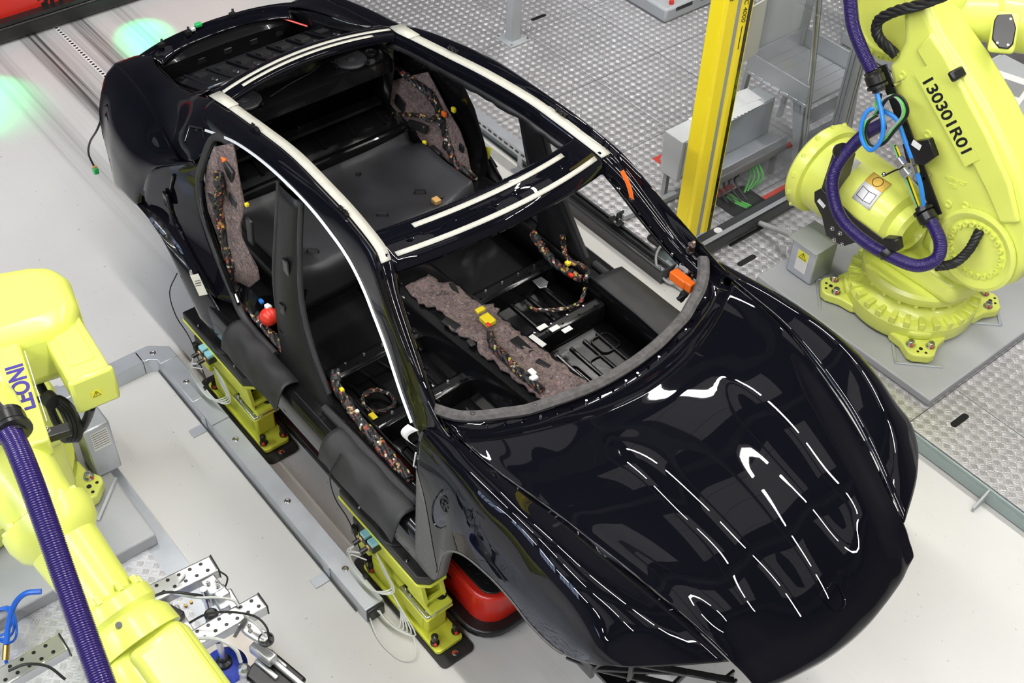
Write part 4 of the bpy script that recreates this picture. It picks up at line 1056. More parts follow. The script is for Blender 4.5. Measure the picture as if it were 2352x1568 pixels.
# raised facet with the number
fa = [(0.441,2.300,1.850), (0.527,2.300,1.793), (0.710,2.300,1.608), (0.872,2.300,1.488), (1.060,2.300,1.330), (1.182,2.300,1.212), (1.275,2.300,1.274), (1.159,2.300,1.447), (0.967,2.300,1.623), (0.769,2.300,1.781), (0.607,2.300,1.909), (0.493,2.300,1.974)]
n = len(fa)
MB().add([(p[0], 2.333, p[2]) for p in fa] + [(p[0], 2.37, p[2]) for p in fa], [tuple(range(n)), tuple(range(2*n-1, n-1, -1))] + [(i, n+i, n+(i+1) % n, (i+1) % n) for i in range(n)]).build('arm_facet', 'robot', rb, bevel=.02, seg=3)
pA, pB = Vector((0.587,2.331,1.719)), Vector((0.863,2.331,1.508))
dx = (pB-pA).normalized(); nn = Vector((0, -1, 0)); dy = nn.cross(dx)
RT = Matrix((dx, dy, nn)).transposed()
MB().prism([(-.27, -.05), (.27, -.05), (.27, .05), (-.27, .05)], .0008, RT, (pA+pB)/2+Vector((0, -.001, 0))).build('number_film', 'robot', rb)
text_part('130301R01', .098, (pA+pB)/2+Vector((0, -.0025, 0)), RT, 'print_black', rb, 'robot_number', bold=.002)
q = Vector((0.678,2.330,1.852)); MB().box(q+Vector((.03, -.005, 0)), (.055, .03, .10), RT).build('rubber_stop', 'black_metal', rb, bevel=.012)
q = Vector((0.746,2.360,1.206)); text_part('A05B-1337', .030, Vector((0.873,2.358,1.285)), RT @ Matrix.Rotation(.85, 3, 'Z'), 'robot', rb, 'cast_lettering', ext=.002)
text_part('2031', .030, Vector((0.872,2.358,1.247)), RT @ Matrix.Rotation(.85, 3, 'Z'), 'robot', rb, 'cast_lettering', ext=.002)
for q in ((0.878,2.358,1.136), (0.969,2.358,1.183), (0.919,2.358,1.066), (0.402,2.358,1.676), (0.640,2.358,1.443)):
    MB().lathe(q, (0, -1, 0), [(.024, 0), (.022, .006), (.012, .006), (.01, -.002)], 16).build('cast_boss', 'robot', rb)
# hub recess with bolt ring
hc = Vector((1.111,2.360,0.982))
MB().lathe((hc.x, 2.352, hc.z), (0, -1, 0), [(.235, 0), (.235, .012), (.215, .02), (.19, .012), (.175, -.0), (.06, .002)], 48).build('hub_ring', 'robot', rb)
for k in range(22):
    a = 2*PI*k/22; MB().lathe((hc.x+.15*math.cos(a), 2.352, hc.z+.15*math.sin(a)), (0, -1, 0), [(.016, 0), (.016, .016), (.008, .016), (.007, .006)], 10).build('hub_bolt', 'robot', rb)
# elbow (top) casting
tc = Vector((0.174,2.420,1.867))
MB().lathe((tc.x, 2.60, tc.z), (0, -1, 0), [(.20, 0), (.245, .03), (.25, .10), (.235, .15), (.19, .165), (.18, .15), (.05, .148)], 48).build('elbow_housing', 'robot', rb)
for k in range(22):
    a = 2*PI*k/22; MB().lathe((tc.x+.212*math.cos(a), 2.445, tc.z+.212*math.sin(a)), (0, -1, 0), [(.015, 0), (.015, .022), (.008, .022), (.007, .01)], 10).build('elbow_bolt', 'robot', rb)
e0 = Vector((0.327,2.592,1.930)); e1 = Vector((0.581,2.796,1.930)); dd = (e1-e0).normalized()
MB().lathe(e0-dd*.1, dd, [(.10, 0), (.13, .02), (.13, .16), (.118, .18), (.118, .40), (.145, .42), (.15, .60), (.15, 1.0), (.12, 1.03)], 40).build('forearm', 'robot', rb)
MB().box(e0-dd*.02+Vector((0, .05, .02)), (.26, .30, .30), Matrix.Rotation(math.atan2(dd.y, dd.x), 3, 'Z')).build('elbow_block', 'robot', rb, bevel=.06, seg=4)
# black access cover with three screws
kc = Vector((0.746,2.571,2.020)); vd = (Vector((3.276, -2.70, 5.07))-kc).normalized()
RK = axis_mat((vd+Vector((0, 0, .3))).normalized(), dd)
cover = MB().prism([(-.075, -.045), (-.045, -.055), (.045, -.05), (.085, -.01), (.085, .035), (.06, .052), (-.02, .052), (-.085, .02)], .014, RK, kc).build('access_cover', 'black_metal', rb, bevel=.006)
MB().prism([(-.10, -.06), (.10, -.06), (.10, .065), (-.10, .065)], .05, RK, kc-RK @ Vector((0, 0, .05))).build('cover_pad', 'robot', rb, bevel=.02, seg=3)
for a, b in ((-.06, .02), (.06, -.02), (.065, .03)):
    q = kc+RK @ Vector((a, b, .014)); MB().lathe(q, RK.col[2], [(.007, 0), (.007, .003), (.003, .004)], 10).build('cover_screw', 'steel', cover)
# labels on the barrel
def barrel_pt(x, a, r): return Vector((x, by+.03-.07*(x-bx0)+r*math.cos(a), bz+r*math.sin(a)))
def barrel_label(x, a, w, h, m, name, dr=.234):
    g = []
    for i in range(7):
        aa = a+(i/6-.5)*h/.234; g.append([barrel_pt(x-w/2, aa, dr), barrel_pt(x+w/2, aa, dr)])
    return MB().grid(g).build(name, m, rb, solid=.001)
barrel_label(.24, 2.10, .10, .16, 'robot_label_white', 'pictogram_label')
barrel_label(.45, 2.20, .13, .19, 'robot_label_white', 'manual_label'); barrel_label(.45, 1.95, .13, .075, 'label_orange', 'caution_band', .2355)
m = MB(); P = [barrel_pt(.45+.03*math.cos(t), 1.95+.13*math.sin(t), .2365) for t in [2*PI*i/20 for i in range(21)]]; m.tube(P, .002, 5, smooth=False); m.build('caution_ring', 'print_black', rb)
m = MB(); P = [barrel_pt(.45+a, 2.36+b, .2365) for a, b in ((-.05, .12), (-.05, -.13), (0, -.10), (.05, -.13), (.05, .12), (0, .15), (-.05, .12))]; m.tube(P, .002, 5, smooth=False); P = [barrel_pt(.45, 2.36+b, .2365) for b in (-.10, .15)]; m.tube(P, .0015, 5, smooth=False); m.build('manual_print', 'print_black', rb)
m = MB(); P = [barrel_pt(.24+.025*math.cos(t)*(1+.3*math.sin(3*t)), 2.10+.16*math.sin(t), .2355) for t in [2*PI*i/20 for i in range(21)]]; m.tube(P, .0013, 5, smooth=False); m.build('pictogram_print', 'print_black', rb)
# black hose bracket left of the barrel
def flat(P, y0, y1, name, m, bevel=.003):
    n = len(P)
    return MB().add([(p[0], y0, p[2]) for p in P] + [(p[0], y1, p[2]) for p in P], [tuple(range(n)), tuple(range(2*n-1, n-1, -1))] + [(i, n+i, n+(i+1) % n, (i+1) % n) for i in range(n)]).build(name, m, rb, bevel=bevel)
flat([(0.197,2.160,0.884), (0.213,2.160,0.825), (0.284,2.160,0.765), (0.344,2.160,0.664), (0.466,2.160,0.663), (0.562,2.160,0.770), (0.467,2.160,0.809), (0.300,2.160,0.912), (0.232,2.160,0.930)], 2.156, 2.164, 'hose_bracket', 'black_metal')
flat([(0.293,2.160,0.928), (0.543,2.160,0.813), (0.765,2.160,0.808), (0.726,2.160,0.858), (0.478,2.160,0.878)], 2.165, 2.172, 'hose_bracket_rail', 'black_metal')
flat([(0.226,2.170,0.922), (0.294,2.170,0.903), (0.289,2.170,1.131), (0.239,2.170,1.168)], 2.17, 2.32, 'bracket_arm', 'dark_beam')
for q in ((0.410,2.156,0.805), (0.375,2.156,0.738), (0.431,2.156,0.740), (0.405,2.156,0.675), (0.462,2.156,0.678), (0.542,2.156,0.808)):
    bolt(q, (0, -1, 0), .009, .016, 'bracket_bolt', 'steel', rb)
q = Vector((0.263,2.155,0.844)); plate_at(q, .055, .028, (0, -1, 0), 'paper', 'bracket_label', rb, rot=-.35)
# tool plate for the hose package on the near face of the arm
flat([(0.280,2.300,1.680), (0.328,2.300,1.725), (0.891,2.300,1.103), (0.843,2.300,1.054)], 2.30, 2.308, 'hose_plate', 'black_metal')
flat([(0.579,2.260,1.390), (0.711,2.260,1.495), (0.776,2.260,1.423), (0.733,2.260,1.347), (0.635,2.260,1.305)], 2.25, 2.29, 'valve_cover', 'black_metal')
q = Vector((0.658,2.249,1.432)); plate_at(q, .055, .034, (0, -1, 0), 'paper', 'cover_label', rb, rot=-.1)
for q in ((0.470,2.330,1.380), (0.730,2.330,1.238), (0.403,2.330,1.635)): MB().cyl((q[0], 2.30, q[2]), (q[0], 2.37, q[2]), .008, 10).build('standoff', 'steel', rb)
# purple conduits, collars, hoses
conduit([(0.029,2.220,2.123), (0.079,2.220,2.001), (0.134,2.220,1.879), (0.220,2.220,1.782), (0.308,2.220,1.706)], .036, 'purple_conduit', 'purple_hose', rb)
conduit([(0.386,2.340,1.371), (0.319,2.300,1.280), (0.284,2.220,1.164), (0.299,2.140,1.077), (0.357,2.100,0.982), (0.458,2.090,0.884), (0.622,2.090,0.845), (0.796,2.090,0.857), (0.950,2.100,0.892), (1.022,2.140,0.966), (0.997,2.180,1.032), (0.922,2.220,1.065), (0.882,2.240,1.073)], .036, 'purple_conduit', 'purple_hose', rb)
def collar(p, d, k=1., parent=rb):
    o = MB().lathe(p, d, [(.04*k, -.045), (.047*k, -.04), (.042*k, -.03), (.05*k, -.02), (.05*k, .02), (.042*k, .026), (.055*k, .03), (.055*k, .045), (.036*k, .05), (.036*k, .065)], 20).build('conduit_collar', 'black_metal', parent)
    return o
d1 = Vector((0.383,2.220,1.620))-Vector((0.308,2.220,1.706)); collar((0.339,2.220,1.670), d1)
d2 = Vector((0.789,2.260,1.120))-Vector((0.882,2.240,1.073)); collar((0.844,2.250,1.079), d2, 1.05)
for q, d in (((0.260,2.220,1.170), (1, -.3, 1)), ((0.771,2.090,0.864), (1, 0, -.6))):
    MB().lathe(q, d, [(.045, -.02), (.047, -.015), (.047, .015), (.045, .02)], 18).build('hose_clamp', 'black_metal', rb)
q = Vector((0.784,2.100,0.935)); MB().box(q, (.09, .06, .07), Matrix.Rotation(-.5, 3, 'Y')).build('clamp_block', 'black_metal', rb, bevel=.01)
MB().tube([(0.366,2.210,1.628), (0.430,2.190,1.565), (0.490,2.170,1.486), (0.504,2.160,1.403), (0.464,2.160,1.324), (0.399,2.170,1.338), (0.362,2.180,1.396), (0.349,2.200,1.463), (0.367,2.220,1.505), (0.427,2.240,1.516), (0.508,2.250,1.503), (0.584,2.250,1.424), (0.658,2.250,1.343)], .012, 10).build('blue_hose', 'blue_hose', rb)
MB().tube([(0.707,2.250,1.289), (0.758,2.250,1.221), (0.807,2.250,1.122)], .012, 10).build('blue_hose', 'blue_hose', rb)
for k, (m, o) in enumerate((('green_hose', 0), ('wire_black', 5), ('grey_hose', -5), ('wire_black', 9), ('green_hose', -3))):
    Q = [(0.370,2.240,1.592), (0.398,2.220,1.495), (0.427,2.210,1.595), (0.478,2.210,1.654), (0.537,2.210,1.641), (0.566,2.210,1.578), (0.530,2.200,1.469), (0.503,2.180,1.380), (0.441,2.180,1.330), (0.384,2.190,1.363), (0.370,2.200,1.433), (0.397,2.220,1.481)]
    Q = [Vector(p)+Vector((o*.0022, -abs(o)*.001, o*.0016)) for p in Q]
    MB().tube(Q, .006, 8).build('loop_cable', m, rb)
for k, m in enumerate(('grey_hose', 'green_hose', 'wire_black', 'yellow_plastic')):
    MB().tube([Vector((0.530,2.240,1.370))+Vector((k*.008, 0, 0)), Vector((0.648,2.230,1.248))+Vector((k*.012, 0, 0)), Vector((0.778,2.250,1.089))+Vector((k*.008, 0, 0))], .006, 8).build('tail_cable', m, rb)
for q in ((0.616,2.220,1.312), (0.662,2.220,1.275)): MB().box(q, (.05, .04, .05), Matrix.Rotation(.5, 3, 'Y')).build('valve_block', 'alu', rb, bevel=.006)
MB().tube([(0.555,2.200,1.190), (0.615,2.210,1.266), (0.672,2.230,1.305)], .005, 6).build('sensor_bar', 'black_metal', rb)
MB().sphere((0.556,2.200,1.206), .012, 10, 8).build('sensor_tip', 'steel', rb)
for q in ((0.669,2.250,1.336), (0.697,2.250,1.302)): MB().cyl(Vector(q)+Vector((-.012, 0, .016)), Vector(q)+Vector((.012, 0, -.016)), .016, 6).build('hose_fitting', 'steel', rb)
# twisted black cable loom
def loom(P, r, name, parent, k=5, turns=3.0):
    C = cr_pts(P, 8); out = MB()
    for j in range(k):
        pts = []
        for i, c in enumerate(C):
            t = i/(len(C)-1); d = (C[min(i+1, len(C)-1)]-C[max(i-1, 0)]).normalized(); R = axis_mat(d); a = 2*PI*(j/k+turns*t)
            pts.append(c + R @ Vector((r*.6*math.cos(a), r*.6*math.sin(a), 0)))
        out.tube(pts, r*.45, 7, smooth=False)
    o = out.build(name, 'wire_black', parent); o['kind'] = 'stuff'; return o
loom([(0.331,2.360,1.761), (0.256,2.320,1.815), (0.216,2.310,1.862), (0.216,2.310,1.924), (0.299,2.310,2.012), (0.401,2.320,2.086), (0.515,2.330,2.187)], .028, 'black_loom', rb)
loom([(1.026,2.160,0.907), (1.083,2.220,0.937), (1.108,2.280,1.013), (1.098,2.340,1.108)], .026, 'black_loom', rb)
# grey junction box at the foot
jb = MB()
jq = [(0.136,2.234,0.460), (0.325,2.276,0.460), (0.367,2.462,0.460), (0.138,2.447,0.460)]
jbx = thing('junction_box', (.22, 2.4, .15), 'grey sheet-metal junction box with yellow warning label at the robot foot', 'box')
MB().box((.165, 2.36, .29), (.19, .20, .26)).build('case', 'galv', jbx, bevel=.012)
MB().box((.165, 2.35, .426), (.22, .24, .012)).build('lid', 'grey_paint', jbx, bevel=.003)
plate_at((.17, 2.259, .29), .085, .15, (0, -1, 0), 'paper', 'type_plate', jbx)
warn_triangle((.17, 2.257, .335), (0, -1, 0), (0, 0, 1), .072, jbx)
t = thing('grey_hose', (-0.310,2.514,0.120), 'light grey flexible hose running from the gate rail to the junction box', 'hose')
MB().tube([(-0.331,2.464,0.160), (-0.230,2.471,0.180), (-0.134,2.455,0.220), (0.003,2.414,0.280)], .018, 10).build('hose', 'grey_hose', t)
MB().cyl((-0.012,2.407,0.280), (0.051,2.410,0.300), .024, 12).build('connector', 'black_metal', t)


# ---- left-hand robot ---------------------------------------------------
dk = struct(MB().box((-.15, -2.35, .003), (3.4, 1.46, .006)), 'trim_3', 'galv')
for i, (x0, x1) in enumerate(((-.55, .35), (.35, 1.3))):
    MB().box(((x0+x1)/2, -2.42, .0085), (x1-x0-.004, 1.36, .005)).build('floor_plate', 'tread_near', dk)
pl2 = thing('robot_plinth', (-1.3, -2.3, 0), 'grey steel plinth under the robot that carries the suction gripper', 'plinth')
MB().box((-1.065, -2.36, .05), (1.07, 1.36, .09)).build('plate', 'plate_grey', pl2, bevel=.012)
rl = thing('industrial_robot', (-1.27, -2.17, .1), 'yellow-green industrial robot lettered LEONI holding the suction gripper', 'robot')
cx2, cy2, zz = -1.25, -2.16, .10
MB().lathe((cx2, cy2, zz), (0, 0, 1), [(.30, .0), (.375, .02), (.385, .05), (.385, .15), (.33, .17), (.28, .20), (.28, .26), (.335, .27), (.335, .33), (.28, .36)], 40).build('base', 'robot', rl)
for sx, sy in ((1, 1), (1, -1)):
    R = Matrix.Rotation(math.atan2(sy, sx), 3, 'Z')
    MB().prism([(.20, -.17), (.36, -.155), (.42, -.105), (.505, -.075), (.525, -.045), (.525, .045), (.505, .075), (.42, .105), (.36, .155), (.20, .17)], .07, R, (cx2, cy2, zz+.02)).build('foot', 'robot', rl, bevel=.012, seg=3)
    for a, b in ((.45, -.055), (.45, .055)):
        q = Vector((cx2, cy2, 0)) + R @ Vector((a, b, zz+.092)); bolt(q, (0, 0, 1), .019, .034, 'foot_bolt', 'steel', rl)
        MB().cyl(q+Vector((.015, .01, .004)), q+Vector((.03, .012, .012)), .005, 6).build('paint_mark', 'red_paint_mark', rl)
    for a, b, r in ((.47, 0, .013), (.50, -.03, .009), (.50, .03, .009)):
        q = Vector((cx2, cy2, 0)) + R @ Vector((a, b, zz+.0905)); MB().cyl(q, q+Vector((0, 0, .0012)), r, 14).build('dowel_hole', 'black_metal', rl)
    for a, b, l, w in ((.40, -.15, .26, .018), (.545, 0, .018, .27)):
        q = Vector((cx2, cy2, 0)) + R @ Vector((a, b, zz+.004)); MB().box(q, (l, w, .014), R).build('shim_bar', 'galv', rl, bevel=.003)
# shoulder and lower-arm blocks behind the hose cover
MB().box((-.95, -2.08, .62), (.42, .36, .46)).build('shoulder', 'robot', rl, bevel=.06, seg=4)
MB().box((-.82, -1.98, .95), (.22, .22, .36)).build('shoulder_motor', 'robot', rl, bevel=.03, seg=3)
MB().lathe((-.95, -2.30, .75), (0, 1, 0), [(.20, 0), (.26, .02), (.26, .2), (.22, .24)], 36).build('shoulder_hub', 'robot', rl)
MB().bar((-.95, -2.36, .7), (-.72, -2.38, 1.55), .30, .20, (1, 0, 0)).build('lower_arm', 'robot', rl, bevel=.06, seg=4)
# big rounded elbow cover (top left)
A = [(-0.986,-1.980,1.620), (-0.953,-1.882,1.620), (-0.909,-1.769,1.620), (-0.860,-1.685,1.620), (-0.751,-1.668,1.620), (-0.584,-1.710,1.620), (-0.491,-1.778,1.620), (-0.501,-1.893,1.620), (-0.534,-2.057,1.620), (-0.560,-2.150,1.620)]
n = len(A); zt, zb = 1.66, 1.33
MB().add([(p[0], p[1], zt) for p in A] + [(p[0], p[1], zb) for p in A], [tuple(range(n)), tuple(range(2*n-1, n-1, -1))] + [(i, n+i, n+(i+1) % n, (i+1) % n) for i in range(n)]).build('elbow_cover', 'robot', rl, bevel=.075, seg=6)
# servo motor with cable sockets
m0, m1 = Vector((-0.660,-1.795,1.500)), Vector((-0.239,-1.832,1.500)); d = (m1-m0).normalized(); RM = Matrix.Rotation(math.atan2(d.y, d.x), 3, 'Z')
c = (m0+m1)/2; Lm = (m1-m0).length
MB().box(c, (Lm+.04, .165, .165), RM).build('servo_motor', 'robot', rl, bevel=.018, seg=3)
MB().box(c+Vector((0, 0, .084))-d*.02, (Lm*.78, .10, .014), RM).build('motor_cover', 'robot', rl, bevel=.006)
MB().box(m0-d*.01, (.035, .215, .20), RM).build('motor_flange', 'robot', rl, bevel=.02)
MB().box(m1+d*.01, (.03, .18, .18), RM).build('motor_cap', 'robot', rl, bevel=.02)
for a in (-1, 1):
    q = m0+RM @ Vector((.012, a*.085, .085)); bolt(q, d, .010, .02, 'motor_bolt', 'steel', rl)
warn_triangle(m1+d*.0265+Vector((0, 0, -.01)), d, (0, 0, 1), .042, rl)
for k, (a, b) in enumerate(((0, 0), (.02, .006), (.035, -.01))):
    MB().tube([Vector((-0.646,-1.953,1.350))+Vector((a, b, 0)), Vector((-0.587,-1.947,1.250))+Vector((a, b, 0)), Vector((-0.520,-1.954,1.150))+Vector((a, b, 0)), Vector((-0.466,-1.932,1.100))+Vector((a, b, 0)), Vector((-0.426,-1.871,1.150))+Vector((a, b, 0)), Vector((-0.316,-1.842,1.350))+Vector((a, b, 0))], .011, 8).build('motor_cable', 'wire_black', rl)
for k in range(4):
    o = Vector((.0+.012*k, .012*k, .004*k))
    MB().tube([Vector((-0.523,-2.019,1.300))+o, Vector((-0.492,-1.958,1.300))+o, Vector((-0.452,-1.931,1.250))+o, Vector((-0.380,-1.942,1.200))+o, Vector((-0.376,-1.971,1.150))+o, Vector((-0.511,-1.970,1.100))+o], .012, 8).build('loom_cable', 'wire_black', rl)
MB().cyl((-0.491,-1.960,1.310), (-0.446,-1.953,1.310), .035, 12).build('loom_strap', 'wire_black', rl)
# printed hose cover
L0, L1 = Vector((-0.502,-2.035,1.620)), Vector((-0.063,-2.129,1.620)); d = (L1-L0).normalized(); nn = Vector((0, 0, 1)); sd = nn.cross(d)
RL = Matrix((d, sd, nn)).transposed()
cc = (L0+L1)/2
MB().box(cc-sd*.04-Vector((0, 0, .05)), ((L1-L0).length+.14, .17, .09), RL).build('hose_cover', 'robot', rl, bevel=.012)
dT = -sd
text_part('LEONI', .092, cc+Vector((0, 0, -.003))+sd*.005-d*.01, Matrix((-d, -sd, nn)).transposed(), 'print_purple', rl, 'maker_lettering', bold=.0025)
for a in (-.055, .055):
    MB().box(cc-sd*.0+sd*a+Vector((0, 0, -.0045)), ((L1-L0).length*.9, .003, .001), RL).build('cover_line', 'paper', rl)
q = Vector((-0.066,-2.134,1.560)); MB().box(q, (.05, .26, .035), RL).build('cover_bracket', 'black_metal', rl, bevel=.006)
for px in ((-0.065,-2.084,1.575), (-0.045,-2.111,1.575)): bolt(px, (0, 0, 1), .010, .02, 'bracket_bolt', 'steel', rl)
# forearm: flanged tube running down to the wrist
f0, f1 = Vector((-0.056,-2.252,1.480)), Vector((0.706,-2.174,1.120)); d = (f1-f0); Lf = d.length; d.normalize()
MB().lathe(f0-d*.32, d, [(.15, 0), (.175, .05), (.17, .26), (.14, .45), (.135, .52), (.168, .535), (.17, .585), (.155, .64), (.128, .67), (.115, .90), (.11, .97)], 44).build('forearm', 'robot', rl)
for k in range(12):
    a = 2*PI*k/12; R = axis_mat(d); q = f0+d*.215+R @ Vector((.142*math.cos(a), .142*math.sin(a), 0))
    MB().cyl(q-d*.02, q+d*.012, .016, 8).build('flange_bolt', 'robot', rl)
w0 = f0+d*.62; R = axis_mat(d)
MB().lathe(w0, d, [(.12, 0), (.155, .02), (.155, .07), (.14, .09), (.17, .13), (.175, .20)], 40).build('wrist_flange', 'robot', rl)
for k in range(10):
    a = 2*PI*k/10; q = w0+R @ Vector((.135*math.cos(a), .135*math.sin(a), 0)); MB().cyl(q-d*.02, q+d*.012, .013, 8).build('flange_bolt', 'robot', rl)
RW = Matrix((d, Vector((0, 0, 1)).cross(d).normalized(), d.cross(Vector((0, 0, 1)).cross(d).normalized()))).transposed()
MB().box(w0+d*.46, (.56, .34, .30), RW).build('wrist_housing', 'robot', rl, bevel=.09, seg=6)
MB().box(w0+d*.46+RW @ Vector((0, .03, .02)), (.50, .22, .30), RW).build('wrist_cover', 'robot', rl, bevel=.04, seg=4)
MB().cyl(w0+d*.115+RW @ Vector((0, -.04, .165)), w0+d*.115+RW @ Vector((0, -.04, .168)), .012, 14).build('grease_port', 'black_metal', rl)
# conduit over the forearm
conduit([(-0.144,-2.232,1.750), (0.055,-2.224,1.760), (0.240,-2.246,1.740), (0.399,-2.274,1.660), (0.568,-2.307,1.550), (0.761,-2.343,1.450), (0.914,-2.370,1.380), (0.994,-2.384,1.340)], .043, 'purple_conduit', 'purple_hose', rl, pitch=.0085, n=16)
collar((-0.002,-2.205,1.760), Vector((0.240,-2.246,1.740))-Vector((0.055,-2.224,1.760)), 1.25, rl)
# grey box by the base
jb2 = thing('junction_box', (-1.283,-1.625,0.100), 'grey sheet-metal junction box with a white printed notice behind the servo motor', 'box')
q = Vector((-1.076,-1.686,0.450)); MB().box((q.x-.02, q.y, .275), (.16, .14, .35)).build('case', 'galv', jb2, bevel=.01)
q2 = Vector((q.x+.061, q.y+.005, .36)); plate_at(q2, .09, .13, (1, 0, 0), 'paper', 'notice', jb2)
for k in range(7): plate_at(q2+Vector((.0015, 0, .05-.016*k)), .08, .003, (1, 0, 0), 'print_black', 'notice_print', jb2, th=.0005)

# ---- suction gripper held by the robot
gr = thing('suction_gripper', (0.454,-1.849,0.620), 'silver perforated beam gripper with blue suction cup held by the near robot', 'gripper')
def beam(a, b, w, h, holes=True):
    a, b = Vector(a), Vector(b); dd = (b-a).normalized(); sd = dd.cross(Vector((0, 0, 1))).normalized(); upn = sd.cross(dd); L = (b-a).length
    R = Matrix((dd, sd, upn)).transposed()
    o = MB().box((a+b)/2, (L, w, h), R).build('beam', 'alu', gr, bevel=.010, seg=3)
    n = int(L/.05)
    for i in range(n):
        for s in (-1, 1):
            q = a+dd*(.03+.05*i+(.0125 if s > 0 else 0)-.0)+sd*s*w*.24+upn*(h/2)
            if (q-a).dot(dd) < L-.015: MB().cyl(q-upn*.002, q+upn*.0008, .0085, 12).build('beam_hole', 'black_metal', o)
    MB().box(b, (.006, w*1.0, h*1.0), R).build('end_cap', 'black_metal', o, bevel=.002)
    return o
z1 = .62
beam((0.151,-2.050,0.620), (0.185,-1.667,0.620), .095, .06)
beam((0.460,-1.973,0.620), (0.473,-1.601,0.620), .085, .06)
beam((0.151,-2.686,0.620), (0.149,-2.339,0.620), .095, .06)
# cross pieces, brackets and cylinders
for a, b, w in (((0.211,-1.721,0.600), (0.393,-1.736,0.600), .05), ((0.317,-1.692,0.600), (0.493,-1.710,0.600), .045), ((0.226,-1.908,0.560), (0.408,-1.915,0.560), .06)):
    MB().bar(a, b, w, .04).build('bracket', 'alu', gr, bevel=.006)
MB().box((0.280,-1.733,0.610), (.09, .07, .09)).build('bracket', 'alu', gr, bevel=.008)
MB().box((0.329,-1.720,0.600), (.06, .06, .10)).build('bracket', 'alu', gr, bevel=.008)
for q in ((0.271,-1.745,0.660), (0.286,-1.712,0.660), (0.308,-1.720,0.660), (0.546,-1.711,0.640), (0.570,-1.719,0.640)):
    bolt(q, (0, 0, 1), .007, .014, 'bracket_bolt', 'steel', gr)
MB().lathe((0.283,-1.773,0.500), (0, 0, 1), [(.014, 0), (.014, .08), (.02, .085), (.02, .11), (.015, .115), (.015, .16)], 14).build('spring_plunger', 'steel', gr)
MB().lathe((0.364,-1.794,0.560), (0, 0, 1), [(.028, -.03), (.03, -.02), (.024, 0), (.03, .015), (.03, .03), (.018, .04)], 16).build('plunger_nut', 'black_metal', gr)
cup = Vector((0.470,-1.825,0.340))
MB().lathe(cup, (0, 0, 1), [(.093, -.004), (.096, .0), (.080, .012), (.045, .022), (.03, .03)], 40).build('suction_cup', 'cup_blue', gr)
MB().lathe(cup+Vector((0, 0, .026)), (0, 0, 1), [(.036, 0), (.034, .02), (.02, .03), (.02, .05)], 24).build('cup_mount', 'black_metal', gr)
MB().cyl(cup+Vector((0, 0, .07)), cup+Vector((0, 0, .26)), .014, 14).build('cup_stem', 'steel', gr)
MB().cyl(cup+Vector((0, 0, .22)), cup+Vector((0, 0, .25)), .024, 16).build('stem_nut', 'black_metal', gr)
# gripping finger with cylinders
fg = Vector((0.644,-1.712,0.560))
MB().prism([(-.09, -.015), (-.03, -.03), (.04, -.03), (.07, -.012), (.07, .012), (.04, .03), (-.03, .03), (-.09, .02)], .02, Matrix.Rotation(.3, 3, 'Z'), Vector((0.578,-1.706,0.620))).build('finger_bracket', 'alu', gr, bevel=.005)
MB().box(fg, (.12, .05, .05), Matrix.Rotation(.25, 3, 'Z')).build('pneumatic_cylinder', 'alu', gr, bevel=.008)
MB().box(fg+Vector((.03, .035, -.06)), (.13, .022, .06), Matrix.Rotation(.2, 3, 'Z')).build('finger', 'alu', gr, bevel=.005)
MB().box(fg+Vector((.05, -.02, -.06)), (.13, .022, .06), Matrix.Rotation(.2, 3, 'Z')).build('finger', 'alu', gr, bevel=.005)
MB().lathe(Vector((0.640,-1.686,0.630)), (0, 0, 1), [(.030, -.004), (.033, 0), (.033, .012), (.027, .012), (.027, 0)], 24).build('hose_ring', 'black_metal', gr)
MB().box((0.536,-1.744,0.655), (.014, .10, .004), Matrix.Rotation(.55, 3, 'Z')).build('hook_loop_strap', 'black_metal', gr)
for P, m, r in (([(0.226,-2.008,0.720), (0.256,-1.921,0.740), (0.316,-1.837,0.720), (0.324,-1.798,0.680)], 'wire_black', .006),
             ([(0.254,-1.888,0.700), (0.328,-1.827,0.700), (0.383,-1.756,0.700), (0.420,-1.708,0.680), (0.448,-1.700,0.660)], 'white_tube', .006),
             ([(0.406,-1.903,0.680), (0.439,-1.835,0.720), (0.490,-1.753,0.720), (0.568,-1.686,0.720), (0.629,-1.670,0.700), (0.661,-1.682,0.660)], 'wire_black', .005),
             ([(0.523,-1.714,0.700), (0.597,-1.696,0.700), (0.642,-1.687,0.660)], 'white_tube', .005),
             ([(0.488,-1.934,0.700), (0.570,-1.858,0.720), (0.627,-1.817,0.680), (0.658,-1.817,0.620)], 'white_tube', .008),
             ([(0.248,-1.675,0.660), (0.292,-1.665,0.660), (0.313,-1.688,0.640), (0.309,-1.706,0.620)], 'wire_black', .004),
             ([(0.189,-1.864,0.640), (0.177,-1.813,0.660), (0.155,-1.794,0.640)], 'white_tube', .005),
             ([(0.179,-2.569,0.700), (0.207,-2.505,0.720), (0.255,-2.441,0.700), (0.324,-2.409,0.660)], 'wire_black', .006)):
    MB().tube(P, r, 8).build('pneumatic_tube', m, gr)
MB().lathe((0.674,-1.821,0.560), (.1, .1, 1), [(.018, -.06), (.018, .0), (.024, .01), (.024, .04), (.012, .05)], 14).build('vacuum_fitting', 'steel', gr)
MB().box((0.734,-1.721,0.500), (.22, .16, .03), Matrix.Rotation(.2, 3, 'Z')).build('black_pad', 'black_metal', gr, bevel=.01)
MB().box((0.787,-1.671,0.530), (.20, .025, .03), Matrix.Rotation(.2, 3, 'Z')).build('beam_end', 'alu', gr, bevel=.006)
MB().box((0.251,-1.935,0.600), (.14, .06, .04), Matrix.Rotation(.4, 3, 'Z')).build('valve_block', 'black_metal', gr, bevel=.006)
